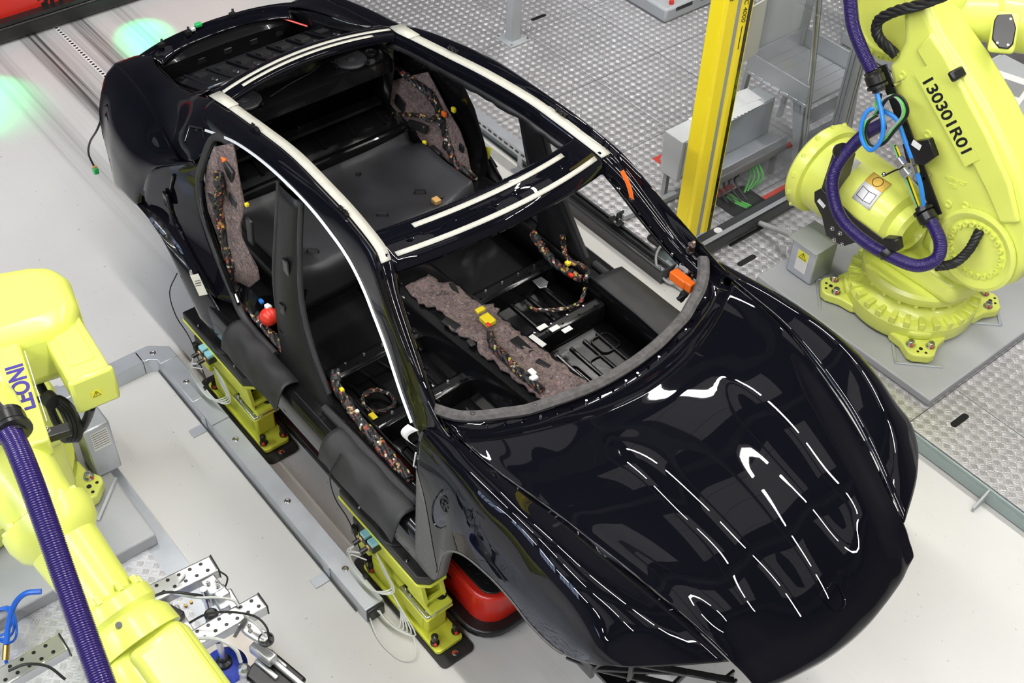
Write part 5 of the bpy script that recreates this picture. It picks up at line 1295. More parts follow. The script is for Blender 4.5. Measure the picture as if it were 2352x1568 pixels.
for q in ((0.293,-1.866,0.625), (0.291,-1.840,0.625)): MB().cyl(q, Vector(q)+Vector((0, 0, .014)), .007, 10).build('brass_fitting', 'brass', gr)
# wooden-edged board below the cup
t = thing('pallet_board', (0.225,-1.728,0.020), 'pale scuffed board lying on the floor under the blue suction cup', 'board')
MB().box(((0.321,-1.724,0.030)[0], (0.321,-1.724,0.030)[1], .03), (.42, .34, .02), Matrix.Rotation(.05, 3, 'Z')).build('board', 'board_wood', t, bevel=.003)
# blue compressed-air lines at the left edge
t = thing('air_hose', (-0.463,-2.452,0.050), 'blue compressed-air hose with brass coupling by the near robot base', 'hose')
MB().tube([(-0.397,-2.280,0.300), (-0.430,-2.338,0.300), (-0.448,-2.395,0.250), (-0.421,-2.456,0.180), (-0.349,-2.507,0.140)], .013, 10).build('main_hose', 'air_blue', t)
for k in range(3): MB().tube([(-0.586,-2.491,0.100), Vector((-0.539,-2.432,0.120))+Vector((0, .01*k, 0)), Vector((-0.459,-2.443,0.120))+Vector((.03*k, 0, 0)), Vector((-0.439,-2.490,0.100))+Vector((.03*k, 0, 0)), (-0.453,-2.546,0.100)], .006, 8).build('coil_turn', 'air_blue', t)
MB().cyl((-0.349,-2.507,0.140), (-0.307,-2.540,0.100), .016, 10).build('coupling', 'brass', t)
MB().tube([(-0.307,-2.540,0.100), (-0.274,-2.550,0.060), (-0.254,-2.585,0.050), (-0.296,-2.604,0.050)], .008, 8).build('branch_hose', 'air_blue', t)


# ================================================================== SUPPORTS UNDER THE SILL
def support(x0, label):
    """two-stage clamping support standing on a black rubber-edged plate"""
    o = thing('support_stand', (x0+.55, -.89, 0), label, 'stand', 'yellow supports under the car sill')
    def B(name, m, c, d, bevel=.006, seg=2, R=None): return MB().box((x0+c[0], c[1], c[2]), d, R).build(name, m, o, bevel=bevel, seg=seg)
    MB().prism(rrect(.76, .185, .03), .018, None, (x0+.53, -.89, 0)).build('floor_plate', 'dirty_black', o, bevel=.004)
    MB().prism(rrect(.62, .155, .02), .026, None, (x0+.53, -.89, .022)).build('lower_flange', 'fixture', o, bevel=.004)
    B('lower_body', 'fixture', (.50, -.885, .125), (.46, .115, .155), .012)
    B('side_web', 'fixture', (.50, -.945, .125), (.40, .012, .10), .004)
    B('deck_plate', 'steel', (.64, -.885, .212), (.22, .15, .014), .006)
    B('deck_edge', 'fixture', (.64, -.885, .2), (.23, .155, .014), .008)
    B('upper_foot', 'fixture', (.66, -.875, .232), (.19, .13, .026), .01)
    # upper block with window openings
    fr = MB()
    P = [(x0+.30, .245), (x0+.72, .245), (x0+.66, .405), (x0+.30, .405)]
    for y in (-.93, -.83):
        fr2 = MB(); fr2.add([(x, y-.008, z) for x, z in P]+[(x, y+.008, z) for x, z in P], [(0, 1, 2, 3), (7, 6, 5, 4), (0, 4, 5, 1), (1, 5, 6, 2), (2, 6, 7, 3), (3, 7, 4, 0)])
        fr2.build('side_plate', 'fixture', o, bevel=.006)
    # window cheek facing the front: frame of four bars
    for a, b in (((.705, -.93, .26), (.66, -.93, .40)), ((.705, -.83, .26), (.66, -.83, .40)), ((.70, -.93, .27), (.70, -.83, .27)), ((.665, -.93, .39), (.665, -.83, .39))):
        fr = MB(); fr.bar((x0+a[0], a[1], a[2]), (x0+b[0], b[1], b[2]), .024, .024); fr.build('window_bar', 'fixture', o, bevel=.004)
    B('inner_web', 'fixture', (.55, -.88, .30), (.012, .09, .12), .003)
    MB().cyl((x0+.60, -.88, .262), (x0+.60, -.88, .2635), .012, 14).build('web_hole', 'black_metal', o)
    # dark clamping head
    hd_ = [(-.33, -.075), (.30, -.075), (.34, -.03), (.34, .055), (.30, .085), (-.26, .085), (-.33, .03)]
    MB().prism(hd_, .055, None, (x0+.38, -.885, .412)).build('head_plate', 'dirty_black', o, bevel=.008)
    MB().prism([(a*1.02, b*1.05) for a, b in hd_], .016, None, (x0+.38, -.885, .398)).build('head_rim', 'fixture', o, bevel=.004)
    MB().lathe((x0+.42, -.87, .467), (0, 0, 1), [(.095, 0), (.095, .012), (.088, .016)], 32).build('head_disc', 'black_metal', o)
    B('sill_jaw', 'dirty_black', (.42, -.835, .498), (.30, .05, .06), .008)
    for x, y in ((.20, -.94), (.58, -.94), (.36, -.91), (.50, -.86)):
        bolt((x0+x, y, .467), (0, 0, 1), .006, .010, 'head_screw', 'steel', o)
    for x, y in ((.62, -.91), (.70, -.84)):
        MB().lathe((x0+x, y, .245), (0, 0, 1), [(.027, 0), (.027, .006), (.016, .010), (.016, .012), (.012, .022), (.008, .022)], 18).build('foot_nut', 'black_metal', o)
    for x, y in ((.56, -.94), (.60, -.945), (.72, -.90), (.74, -.86)):
        bolt((x0+x, y, .219), (0, 0, 1), .007, .013, 'deck_bolt', 'steel', o)
    for x, y in ((.58, -.93), (.71, -.92)):
        B('shim_block', 'black_metal', (x, y, .226), (.06, .022, .016), .003)
    for x, y in ((.79, -.945), (.80, -.83), (.27, -.945), (.27, -.83)):
        MB().lathe((x0+x, y, .048), (0, 0, 1), [(.022, 0), (.022, .012), (.014, .014), (.014, .035), (.017, .036), (.017, .062), (.010, .066)], 12).build('anchor_bolt', 'black_metal', o)
        MB().box((x0+x+.02, y-.012, .07), (.010, .012, .016)).build('paint_mark', 'red_paint_mark', o)
    MB().lathe((x0+.875, -.89, .018), (0, 0, 1), [(.016, 0), (.016, .003), (.010, .006)], 12).build('plate_screw', 'steel', o)
    MB().box((x0+.872, -.897, .024), (.008, .02, .006)).build('paint_mark', 'red_paint_mark', o)
    # rear stage and sensors
    B('rear_stage', 'dirty_black', (.24, -.935, .35), (.14, .07, .09), .01)
    B('rear_stage_foot', 'fixture', (.24, -.93, .25), (.10, .07, .12), .01)
    for x in (.30, .36):
        B('sensor_head', 'teal_light', (x, -.975, .40), (.045, .045, .022), .004); B('sensor_base', 'black_metal', (x, -.975, .37), (.055, .05, .04), .004)
        MB().cyl((x0+x-.01, -1.0, .37), (x0+x-.01, -1.045, .365), .012, 12).build('sensor_plug', 'black_metal', o); MB().cyl((x0+x-.01, -1.0, .371), (x0+x-.01, -1.008, .371), .0125, 12).build('plug_ring', 'tan_plastic', o)
    B('cable_clip', 'black_metal', (.21, -.985, .34), (.03, .02, .06), .003)
    MB().tube([(x0+.12, -.965, .80), (x0+.10, -1.02, .68), (x0+.12, -1.02, .52), (x0+.20, -1.0, .40), (x0+.36, -1.02, .22)], .0032, 6).build('earth_lead', 'wire_black', o)
    random.seed(int(x0*100)+50)
    for k in range(5):
        a = .30+.05*(k % 3); j = random.uniform(-.03, .03)
        MB().tube([(x0+a, -1.045, .365), (x0+.27+j, -1.06, .28), (x0+.32+j, -1.05+.4*j, .18), (x0+.45+j, -1.04+j*.5, .16), (x0+.52+j, -.985, .20), (x0+.44+j, -.97, .24+j), (x0+.36, -.965, .30)], .0035, 6).build('sensor_cable', 'white_tube', o)
    B('cable_tie', 'black_metal', (.36, -1.035, .175), (.022, .02, .02), .003)
    B('type_plate', 'paper', (.735, -.925, .222), (.05, .022, .002), 0, R=Matrix.Rotation(.3, 3, 'Z'))
    return o
support(.0, 'yellow clamping support under the front end of the near sill')
support(-1.535, 'yellow clamping support under the rear end of the near sill')

# cables leaving the duct end
t = thing('sensor_cable_bundle', (.47, -1.06, .04), 'white sensor cables looping from the open end of the galvanised duct', 'cable')
for k in range(5):
    MB().tube([(.44, -1.07+.008*k, .05), (.50+.01*k, -1.06, .07), (.56+.015*k, -1.04, .03+.004*k), (.62+.02*k, -1.03+.01*k, .05), (.58, -.99, .10+.01*k), (.52, -.99, .18)], .0036, 6).build('cable', 'white_tube', t)
MB().tube([(.47, -1.10, .05), (.60, -1.13, .01), (.74, -1.11, .008), (.78, -1.05, .02), (.70, -1.0, .06)], .0034, 6).build('cable', 'white_tube', t)
MB().box((.482, -1.065, .05), (.02, .095, .085)).build('end_bush', 'black_metal', t, bevel=.01)

# ================================================================== PROTECTIVE SILL COVERS
def sill_cover(x0, x1, s, label, fold=.0):
    n = []; random.seed(int(abs(x0)*90)+3)
    for i in range(9):
        x = x0+(x1-x0)*i/8; w = .004*math.sin(i*2.1)
        n.append([(x, s*.862, .772+w), (x+.002, s*.895, .79+w), (x+.004, s*.945, .784-w), (x+.006, s*(.985+w), .735+w), (x+.008, s*(1.005-w), .665+.006*math.sin(i*1.3))])
    o = MB().grid(patch(n, 3, 4)).build('sill_cover', 'rubber', None, solid=.008)
    tag(o, label, 'protective cover', 'black sill covers')
    return o
sill_cover(-.03, .565, -1, 'long black rubber protective cover over the front part of the near sill')
sill_cover(-.93, -.40, -1, 'short black rubber protective cover over the rear part of the near sill')
def flat_cover(P, label, z):
    n = [[Vector(a).lerp(Vector(b), t)+Vector((0, 0, .012*math.sin(PI*t)+.003*math.sin(9*t+a[0]*8))) for t in (0, .25, .5, .75, 1)] for a, b in P]
    o = MB().grid(patch(n, 4, 3)).build('sill_cover', 'rubber', None, solid=.008); return tag(o, label, 'protective cover', 'black sill covers')
flat_cover([((-.07, .735, .80), (-.06, .93, .79)), ((.1, .73, .802), (.11, .935, .79)), ((.27, .73, .80), (.28, .935, .79)), ((.48, .72, .80), (.49, .935, .79))], 'long black rubber protective cover over the front part of the far sill', .79)
flat_cover([((-.98, .79, .80), (-.96, .95, .79)), ((-.85, .785, .803), (-.84, .95, .79)), ((-.70, .78, .80), (-.70, .95, .79))], 'short black rubber protective cover over the rear part of the far sill', .79)

# ================================================================== WIRING IN THE CAR
def harness(P, r, label, extra=(), name='wiring_harness'):
    o = thing(name, P[0], label, 'wiring', 'wiring harnesses laid in the car body')
    C = cr_pts(P, 6)
    for j in range(3):
        pts = []
        for i, c in enumerate(C):
            t = i/(len(C)-1); d = (C[min(i+1, len(C)-1)]-C[max(i-1, 0)]).normalized(); R = axis_mat(d); a = 2*PI*(j/3+len(P)*.55*t)
            pts.append(c+R @ Vector((r*.62*math.cos(a), r*.62*math.sin(a), 0)))
        MB().tube(pts, r*.62, 7, smooth=False).build('wire_strand', 'harness', o)
    # tape wraps
    for i in range(3, len(C)-3, 9):
        d = (C[i+1]-C[i-1]).normalized(); MB().cyl(C[i]-d*r*.5, C[i]+d*r*.5, r*1.28, 10).build('tape_wrap', 'tape', o)
    for q, m, d in extra:
        MB().box(q, d).build('plug', m, o, bevel=.005)
    return o
h1 = harness([(-1.159,-0.760,1.515), (-1.139,-0.775,1.418), (-1.177,-0.785,1.292), (-1.168,-0.790,1.134), (-1.105,-0.800,0.983), (-1.092,-0.791,0.840), (-0.931,-0.803,0.800), (-0.733,-0.809,0.790), (-0.612,-0.810,0.780)], .02, 'brown and black wiring harness along the near rear door seal', (((-1.153,-0.720,1.570), 'orange_plastic', (.03, .02, .03)), ((-1.199,-0.785,1.181), 'yellow_plastic', (.025, .025, .025)), ((-0.982,-0.720,1.412), 'yellow_plastic', (.02, .02, .02)), ((-0.909,-0.757,0.860), 'blue_plastic', (.03, .02, .02)), ((-0.831,-0.759,0.880), 'white_plastic', (.025, .03, .02))))
h2 = harness([(-1.184,-0.765,1.437), (-1.165,-0.780,1.242), (-1.144,-0.790,1.066), (-1.116,-0.769,0.840), (-0.850,-0.800,0.800), (-0.683,-0.803,0.780)], .014, 'thin taped wiring harness beside the near rear felt panel')
h3 = harness([(-0.250,-0.744,0.900), (-0.183,-0.780,0.860), (-0.108,-0.773,0.800), (0.042,-0.779,0.770), (0.212,-0.787,0.765), (0.411,-0.784,0.770)], .02, 'thick brown and black wiring harness along the near front sill', (((-0.040,-0.683,0.700), 'yellow_plastic', (.05, .03, .05)), ((-0.159,-0.771,0.860), 'yellow_plastic', (.025, .02, .02)), ((-0.049,-0.764,0.800), 'white_plastic', (.02, .02, .02))))
h4 = harness([(-0.085,-0.788,0.800), (0.062,-0.767,0.780), (0.248,-0.775,0.775), (0.402,-0.789,0.780)], .015, 'second wiring harness with white clips along the near front sill', (((0.023,-0.789,0.790), 'white_plastic', (.012, .012, .012)), ((0.153,-0.786,0.785), 'white_plastic', (.012, .012, .012)), ((0.282,-0.787,0.785), 'white_plastic', (.012, .012, .012))))
h5 = harness([(-1.612,0.600,1.335), (-1.469,0.615,1.320), (-1.368,0.630,1.297), (-1.309,0.645,1.223), (-1.271,0.660,1.094), (-1.219,0.660,1.006), (-1.171,0.660,0.929), (-1.056,0.680,0.913), (-1.057,0.760,0.800), (-0.985,0.756,0.800)], .018, 'thick wiring harness running down the far felt panel', (((-1.263,0.655,1.211), 'orange_plastic', (.035, .02, .03)), ((-1.235,0.700,1.236), 'yellow_plastic', (.03, .02, .03)), ((-1.406,0.620,0.951), 'yellow_plastic', (.025, .02, .025)), ((-0.992,0.396,0.900), 'tan_plastic', (.045, .04, .03))))
h6 = harness([(-1.317,0.650,1.174), (-1.373,0.630,1.122), (-1.435,0.615,1.123), (-1.564,0.600,1.067), (-1.690,0.595,1.012), (-1.816,0.590,0.999), (-1.864,0.580,1.052)], .011, 'thin wiring harness branching across the far felt panel')
h7 = harness([(-1.041,0.684,0.860), (-0.994,0.571,0.880), (-0.999,0.469,0.895), (-0.991,0.404,0.900)], .006, 'thin lead ending in a tan plug on the rear seat pan')
h8 = harness([(-0.502,0.673,0.860), (-0.443,0.681,0.820), (-0.347,0.668,0.800), (-0.249,0.671,0.790), (-0.125,0.701,0.785)], .02, 'wiring harness along the far front sill below the centre pillar', (((-0.199,0.668,0.860), 'yellow_plastic', (.03, .03, .02)), ((-0.408,0.609,0.720), 'teal_plastic', (.015, .015, .02)), ((-0.166,0.665,0.800), 'red_plastic', (.03, .02, .02))))
h9 = harness([(-0.334,0.740,0.924), (-0.311,0.740,0.833), (-0.203,0.687,0.860), (-0.159,0.726,0.840), (-0.131,0.751,0.800), (-0.094,0.704,0.790)], .013, 'looped wiring harness at the foot of the far centre pillar')
h10 = harness([(-0.095,0.710,0.740), (-0.063,0.655,0.700), (-0.075,0.591,0.680), (-0.121,0.510,0.670), (-0.180,0.425,0.680), (-0.228,0.402,0.720)], .010, 'thin looping harness across the far front floor')
h11 = harness([(-0.005,-0.010,0.900), (0.094,-0.062,0.920), (0.190,-0.073,0.930), (0.301,-0.084,0.940), (0.416,-0.087,0.950), (0.476,-0.084,0.955)], .018, 'taped black harness with yellow plugs lying on the tunnel felt', (((-0.068,0.025,0.920), 'yellow_plastic', (.07, .055, .03)), ((-0.146,0.040,0.920), 'yellow_plastic', (.03, .05, .02)), ((-0.027,-0.002,0.937), 'red_plastic', (.03, .02, .008)), ((0.402,-0.074,0.965), 'white_plastic', (.03, .04, .02)), ((0.362,-0.050,0.960), 'white_plastic', (.04, .03, .01))))
h12 = harness([(-0.234,-0.611,0.660), (-0.225,-0.553,0.660), (-0.156,-0.510,0.660), (-0.085,-0.534,0.660), (-0.095,-0.617,0.660), (-0.156,-0.651,0.660), (-0.210,-0.626,0.675), (-0.202,-0.542,0.680)], .009, 'coiled black cable on the near front floor', ())
h13 = harness([(0.580,0.682,1.514), (0.476,0.804,1.300), (0.510,0.788,1.250), (0.522,0.781,1.150), (0.528,0.726,1.100)], .016, 'wiring harness hanging at the far end of the cowl', (((0.526,0.706,1.250), 'orange_plastic', (.10, .05, .05)), ((0.591,0.707,1.250), 'orange_plastic', (.04, .04, .05)), ((0.506,0.767,1.280), 'cabinet_grey', (.06, .05, .03))))
# red ball plug and green plug by the near centre pillar
b = Vector((-0.790,-0.784,0.860))
t = thing('red_ball_cap', (b.x, b.y, b.z-.05), 'round glossy red ball-shaped cap beside the near rear sill harness', 'cap')
MB().sphere(b, .048, 28, 18).build('ball', 'red_plastic', t); MB().box(b+Vector((-.02, .01, .048)), (.03, .025, .02)).build('neck_clip', 'white_plastic', t, bevel=.004)
t = thing('connector_plug', (-0.736,-0.741,0.820), 'bright green connector plug beside the red ball cap', 'connector')
MB().box((-0.698,-0.760,0.860), (.03, .028, .055)).build('plug_body', 'green_plastic', t, bevel=.005)
for k in (-1, 1): MB().cyl(Vector((-0.698,-0.760,0.860))+Vector((.008*k, 0, .026)), Vector((-0.698,-0.760,0.860))+Vector((.008*k, 0, .036)), .007, 8).build('plug_nose', 'green_plastic', t)
# tail lead with green plug
t = thing('tail_light_lead', (-2.306,-0.880,1.209), 'black lead with a green plug dangling from the tail corner', 'lead')
e = Vector((-2.514,-0.900,0.788))
MB().tube([(-2.299,-0.870,1.223), (-2.322,-0.900,1.152), (-2.448,-0.910,1.012), (-2.528,-0.910,0.891), (-2.530,-0.905,0.827), e], .006, 8).build('lead', 'wire_black', t)
MB().box(e-Vector((0, 0, .02)), (.03, .03, .04)).build('plug', 'green_plastic', t, bevel=.006)
MB().box(e+Vector((0, 0, .006)), (.018, .02, .016)).build('plug_latch', 'tan_plastic', t)
# orange strap on the far windscreen pillar
t = thing('orange_strap', (0.199,0.570,1.738), 'bright orange strap hanging from the far windscreen pillar', 'strap')
S_ = [Vector((0.198,0.570,1.745)), Vector((0.237,0.570,1.712)), Vector((0.267,0.570,1.669)), Vector((0.281,0.570,1.633))]
MB().sweep(S_, [(-.012, -.002), (.012, -.002), (.012, .002), (-.012, .002)], up=(0, -1, .3)).build('band', 'orange_plastic', t)
MB().box(S_[-1], (.02, .02, .014)).build('end_clip', 'black_metal', t, bevel=.003)
# curled paper ticket at the near windscreen pillar foot
t = thing('paper_ticket', (0.503,-0.828,1.100), 'curled white paper ticket hanging at the near windscreen pillar foot', 'paper')
A = Vector((0.627,-0.885,1.367)); g = []
for i in range(9):
    a = i/8; c = A+Vector((-.015-.05*math.sin(a*PI)*.6, -.03*math.sin(a*PI), -.11*a)); w = .06*(1-a*.75)
    g.append([c+Vector((-w*.6, -w*.25, w*.1)), c+Vector((w*.2, w*.05, 0))])
MB().grid(g).build('sheet', 'paper', t, solid=.001)
MB().tube([(0.625,-0.900,1.240), (0.606,-0.900,1.137)], .004, 6, smooth=False).build('tie', 'white_plastic', t)
# small silver clip on the far front floor
t = thing('seat_bracket', (-0.296,0.574,0.700), 'small silver bracket plate on the far front floor', 'bracket')
MB().prism([(-.04, -.03), (.03, -.035), (.045, .0), (.02, .035), (-.035, .03)], .006, None, (-0.263,0.544,0.740)).build('plate', 'steel', t, bevel=.002)

# ================================================================== VEHICLES
def agv_under():
    o = thing('transport_vehicle', (.0, 0, 0), 'red low transport vehicle with black ribbed top under the car body', 'vehicle')
    MB().prism(rrect(2.62, 1.50, .16, 6), .05, None, (-.36, -.04, .03)).build('bumper_skirt', 'black_metal', o, bevel=.012)
    MB().prism(rrect(2.52, 1.38, .12, 6), .21, None, (-.36, -.04, .06)).build('chassis', 'agv_red', o, bevel=.015)
    MB().prism(rrect(.50, 1.30, .07, 6), .012, None, (.62, -.04, .268)).build('tread_top', 'black_metal', o, bevel=.003)
    for i in range(7):
        for j in range(12): MB().lathe((.40+i*.065+.03*(j % 2), -.64+j*.065, .28), (0, 0, 1), [(.016, 0), (.014, .004), (.008, .005)], 10).build('tread_stud', 'black_metal', o)
    for y in (-.66, -.4): MB().cyl((.42, y, .28), (.42, y, .284), .006, 8).build('screw', 'steel', o)
    MB().box((.55, -.732, .20), (.16, .004, .016)).build('side_slot', 'black_metal', o); MB().box((.902, -.50, .22), (.004, .08, .012)).build('front_slot', 'galv', o)
    MB().box((-.7, -.06, .31), (1.9, .7, .06)).build('load_deck', 'black_metal', o, bevel=.01)
    for x in (-1.1, .3): MB().box((x, -.06, .41), (.12, .8, .16)).build('lift_bar', 'dark_beam', o, bevel=.01)
agv_under()
def agv_30():
    o = thing('transport_vehicle', (-6.4, -.2, 0), 'red transport vehicle numbered 30 with a violet strip light', 'vehicle')
    MB().box((-6.45, .1, .32), (2.0, 3.2, .46)).build('body', 'agv_red', o, bevel=.03, seg=3)
    MB().box((-5.44, .1, .085), (.12, 3.3, .13)).build('bumper', 'black_metal', o, bevel=.03, seg=3)
    MB().box((-5.43, .1, .17), (.10, 3.2, .03)).build('light_gap', 'black_metal', o)
    for y in (-.36, .02):
        MB().box((-5.40, y, .168), (.02, .30, .014)).build('strip_light', 'violet_led', o)
    MB().box((-5.80, -1.0, .555), (.6, 1.6, .02)).build('top_panel', 'black_metal', o, bevel=.004)
    c = Vector((-5.447,-0.001,0.186)); R = Matrix(((0, 0, 1), (1, 0, 0), (0, 1, 0)))
    text_part('30', .20, (-5.448, c.y, c.z), R, 'print_black', o, 'number', bold=.006)
    for y in (c.y-.45, c.y-.40, c.y+.45): MB().lathe((-5.449, y, .30), (1, 0, 0), [(.012, 0), (.010, .006)], 10).build('rivet', 'steel', o)
    for y in (-.86, .62):
        MB().lathe((-5.36, y, .55), (.35, 0, -1), [(.03, 0), (.03, .05), (.02, .06)], 14).build('spot_lamp', 'black_metal', o)
    for y, e, x in ((.60, 5.0, -4.93), (-.78, 4.5, -4.78)):
        ld = bpy.data.lights.new('floor_spot', 'SPOT'); ld.color = (.0, 1, .28); ld.energy = e*12; ld.spot_size = math.radians(46); ld.spot_blend = 1.0; ld.shadow_soft_size = .03
        l = bpy.data.objects.new('floor_spot', ld); COL.objects.link(l); l.parent = o; l.matrix_parent_inverse = o.matrix_basis.inverted()
        l.location = (-5.30, y, .50); d = Vector((x, y-.12*(1 if y > 0 else -.3), 0))-l.location; l.rotation_euler = d.to_track_quat('-Z', 'Y').to_euler()
agv_30()
t = thing('guide_tape', (-4.2, 0, 0), 'pale coded guide tape on the floor in front of the red vehicle', 'tape')
MB().box((-4.1, -.018, .001), (2.8, .035, .002)).build('tape', 'paper', t)
m = MB()
for k in range(70): MB().box((-5.4+k*.04, -.018, .0025), (.018, .022, .001)).build('code_mark', 'print_black', t)

# ================================================================== SAFETY CELL ON THE DECK
p = Vector((-.385, 1.86, 0))
t = thing('light_curtain_post', (p.x, p.y, .1), 'tall yellow light-curtain post behind the far windscreen pillar', 'post')
for y0, w, nm in ((-.062, .095, 'column'), (.062, .075, 'column')):
    MB().prism([(-.045, -w/2), (.045, -w/2), (.06, -w/2+.02), (.06, w/2-.0), (-.045, w/2)], 2.6, None, (p.x, p.y+y0, .36)).build('column', 'sensor_yellow', t, bevel=.004)
MB().box((p.x+.03, p.y+.005, 1.60), (.04, .040, 2.5)).build('centre_groove', 'alu_dull', t)
MB().box((p.x+.061, p.y+.088, 1.60), (.006, .022, 2.5)).build('lens_strip', 'glass_dark', t)
MB().box((p.x+.03, p.y+.105, 1.60), (.06, .010, 2.5)).build('yellow_edge', 'sensor_yellow', t)
MB().box((p.x, p.y-.06, .335), (.10, .10, .05)).build('end_cap', 'black_metal', t, bevel=.008)
MB().box((p.x, p.y-.0, .20), (.07, .07, .22)).build('mount_post', 'grey_paint', t, bevel=.006)
for a in (0, 1, 2, 3):
    R = Matrix.Rotation(a*PI/2, 3, 'Z'); MB().prism([(.03, 0), (.13, 0), (.03, .16)], .01, R @ Matrix(((1, 0, 0), (0, 0, -1), (0, 1, 0))), (p.x, p.y, .02)).build('gusset', 'grey_paint', t)
MB().prism(rrect(.30, .26, .02), .016, None, (p.x, p.y, .008)).build('foot_plate', 'grey_paint', t, bevel=.003)
for a in (-1, 1):
    for b_ in (-1, 1): bolt((p.x+a*.12, p.y+b_*.1, .024), (0, 0, 1), .009, .016, 'anchor', 'steel', t)
MB().tube([(p.x-.1, p.y-.05, .3), (p.x-.14, p.y-.12, .15), (p.x-.06, p.y-.16, .06), (p.x+.06, p.y-.14, .05), (p.x+.1, p.y-.05, .25)], .008, 8).build('lead', 'grey_hose', t)
RTX = Matrix(((0, 0, 1), (0, 1, 0), (-1, 0, 0)))
# lettering runs down the post face that looks along +X
RTX = Matrix((Vector((0, 0, -1)), Vector((0, 1, 0)), Vector((1, 0, 0)))).transposed()
zc = (-0.320,1.836,1.859)[2]
text_part('C 4000', .045, (p.x+.0605, p.y+.05, zc), RTX, 'print_black', t, 'type_lettering', shear=.25)
text_part('SICK', .085, (p.x+.0605, p.y+.05, zc+.235), RTX, 'print_blue', t, 'maker_lettering', bold=.002)
text_part('C 4000', .045, (p.x+.0605, p.y-.075, (-0.320,1.622,1.992)[2]+.03), RTX, 'print_black', t, 'type_lettering', shear=.25)
MB().box((p.x+.061, p.y+.05, zc-.16), (.0008, .006, .14)).build('fine_print', 'print_black', t)
# guard rail and acrylic fence panel from the post to the profile post
ex = Vector((-.45, 3.22, .1))
t = thing('fence_panel', (-.40, 2.6, .1), 'clear acrylic fence panel on a dark rail behind the yellow post', 'fence')
MB().box((-.385, 2.58, .175), (.10, 1.25, .10)).build('bottom_rail', 'dark_beam', t, bevel=.02, seg=3)
MB().box((-.352, 2.58, .229), (.03, 1.25, .004)).build('rail_stripe', 'alu', t)
MB().lathe((-.39, 2.13, .2255), (0, 0, 1), [(.028, 0), (.028, .0015)], 20).build('inspection_sticker', 'paper', t)
MB().box((-.40, 2.58, 1.35), (.008, 1.22, 2.2)).build('acrylic_pane', 'acrylic', t)
MB().box((-.33, 2.35, .108), (.02, .30, .012)).build('rail_foot', 'black_metal', t)
t = thing('profile_post', (-.43, 3.24, .1), 'grooved aluminium profile post beside the right-hand robot', 'post')
MB().box((-.43, 3.24, 1.5), (.08, .08, 2.8)).build('core', 'alu_dull', t, bevel=.004)
for y in (-.028, 0, .028): MB().box((-.388, 3.24+y, 1.5), (.01, .016, 2.8)).build('profile_rib', 'alu_dull', t, bevel=.002)
for x in (-.028, .0, .028): MB().box((-.43+x, 3.198, 1.5), (.016, .01, 2.8)).build('profile_rib', 'alu_dull', t, bevel=.002)
# strut with black foot
t = thing('floor_strut', (-0.927,1.790,0.100), 'grey steel strut with a black bolted foot behind the far pillar', 'strut')
MB().bar((-0.930,1.827,0.130), (-0.880,2.451,0.130), .04, .04).build('bar', 'grey_paint', t, bevel=.004)
MB().box((-0.940,1.782,0.110), (.10, .06, .012)).build('foot', 'black_metal', t, bevel=.004)
MB().box((-0.942,1.814,0.140), (.012, .06, .06)).build('upright', 'black_metal', t, bevel=.003)
for q in ((-0.932,1.762,0.118), (-0.938,1.805,0.118)): bolt(q, (0, 0, 1), .008, .01, 'foot_bolt', 'steel', t)
# cable openings in the deck
def hatch(c, l, w, label, wires):
    t = thing('cable_hatch', c, label, 'hatch', 'cable hatches in the tread-plate deck'); c = Vector(c)
    MB().prism(rrect(l, w, .03, 4), .003, None, (c.x, c.y, .1)).build('opening', 'black_metal', t)
    P = [(c.x+a, c.y+b_, .106) for a, b_ in rrect(l, w, .03, 4)]; P.append(P[0]); MB().tube(P, .008, 6, smooth=False).build('edge_trim', 'black_metal', t)
    for k, m in enumerate(wires): MB().tube([(c.x-l*.4, c.y-.04+.02*k, .11), (c.x, c.y-.05+.02*k, .12), (c.x+l*.35, c.y-.02+.02*k, .112)], .006, 6).build('wire', m, t)
hatch((-0.628,1.929,0.100), .16, .20, 'black cable hatch beside the yellow light-curtain post', ('wire_black', 'grey_hose'))
hatch((0.081,2.290,0.100), .12, .20, 'cable hatch with green and blue wires before the robot plinth', ('green_hose', 'teal_plastic', 'white_plastic'))
hatch((-0.599,2.581,0.100), .22, .28, 'large cable hatch with bundled green cables behind the fence rail', ('green_hose', 'green_hose', 'green_hose', 'wire_black'))
# control cabinet with drawer front
t = thing('control_cabinet', (-.9, 2.62, .1), 'light grey control cabinet with papers on top behind the yellow post', 'cabinet')
MB().box((-.915, 2.62, .455), (.16, .86, .31)).build('case', 'cabinet_grey', t, bevel=.006)
MB().box((-.83, 2.62, .47), (.008, .80, .26)).build('front_sheet', 'galv', t)
MB().box((-.75, 2.64, .33), (.16, .82, .012)).box((-.672, 2.64, .365), (.008, .82, .07)).build('cable_tray', 'galv', t, bevel=.003)
MB().box((-.675, 2.64, .31), (.02, .82, .06)).build('tray_rail', 'alu_dull', t, bevel=.003)
for x, y in ((-.97, 2.24), (-.97, 3.0), (-.70, 2.98)): MB().box((x, y, .2), (.03, .03, .2)).build('leg', 'alu_dull', t)
for k in range(6): MB().tube([(-.72+.012*k, 2.34+.05*k, .29), (-.70, 2.36+.05*k, .2), (-.66+.02*k, 2.40+.04*k, .13)], .007, 6).build('cable', 'wire_black', t)
for k in range(4): MB().tube([(-.72, 2.72+.03*k, .29), (-.68+.02*k, 2.74+.02*k, .2), (-.64, 2.66+.03*k, .12)], .007, 6).build('cable', 'green_hose', t)
t = thing('paper_sheet', (-.92, 2.75, .612), 'white perforated sheets lying on top of the control cabinet', 'paper')
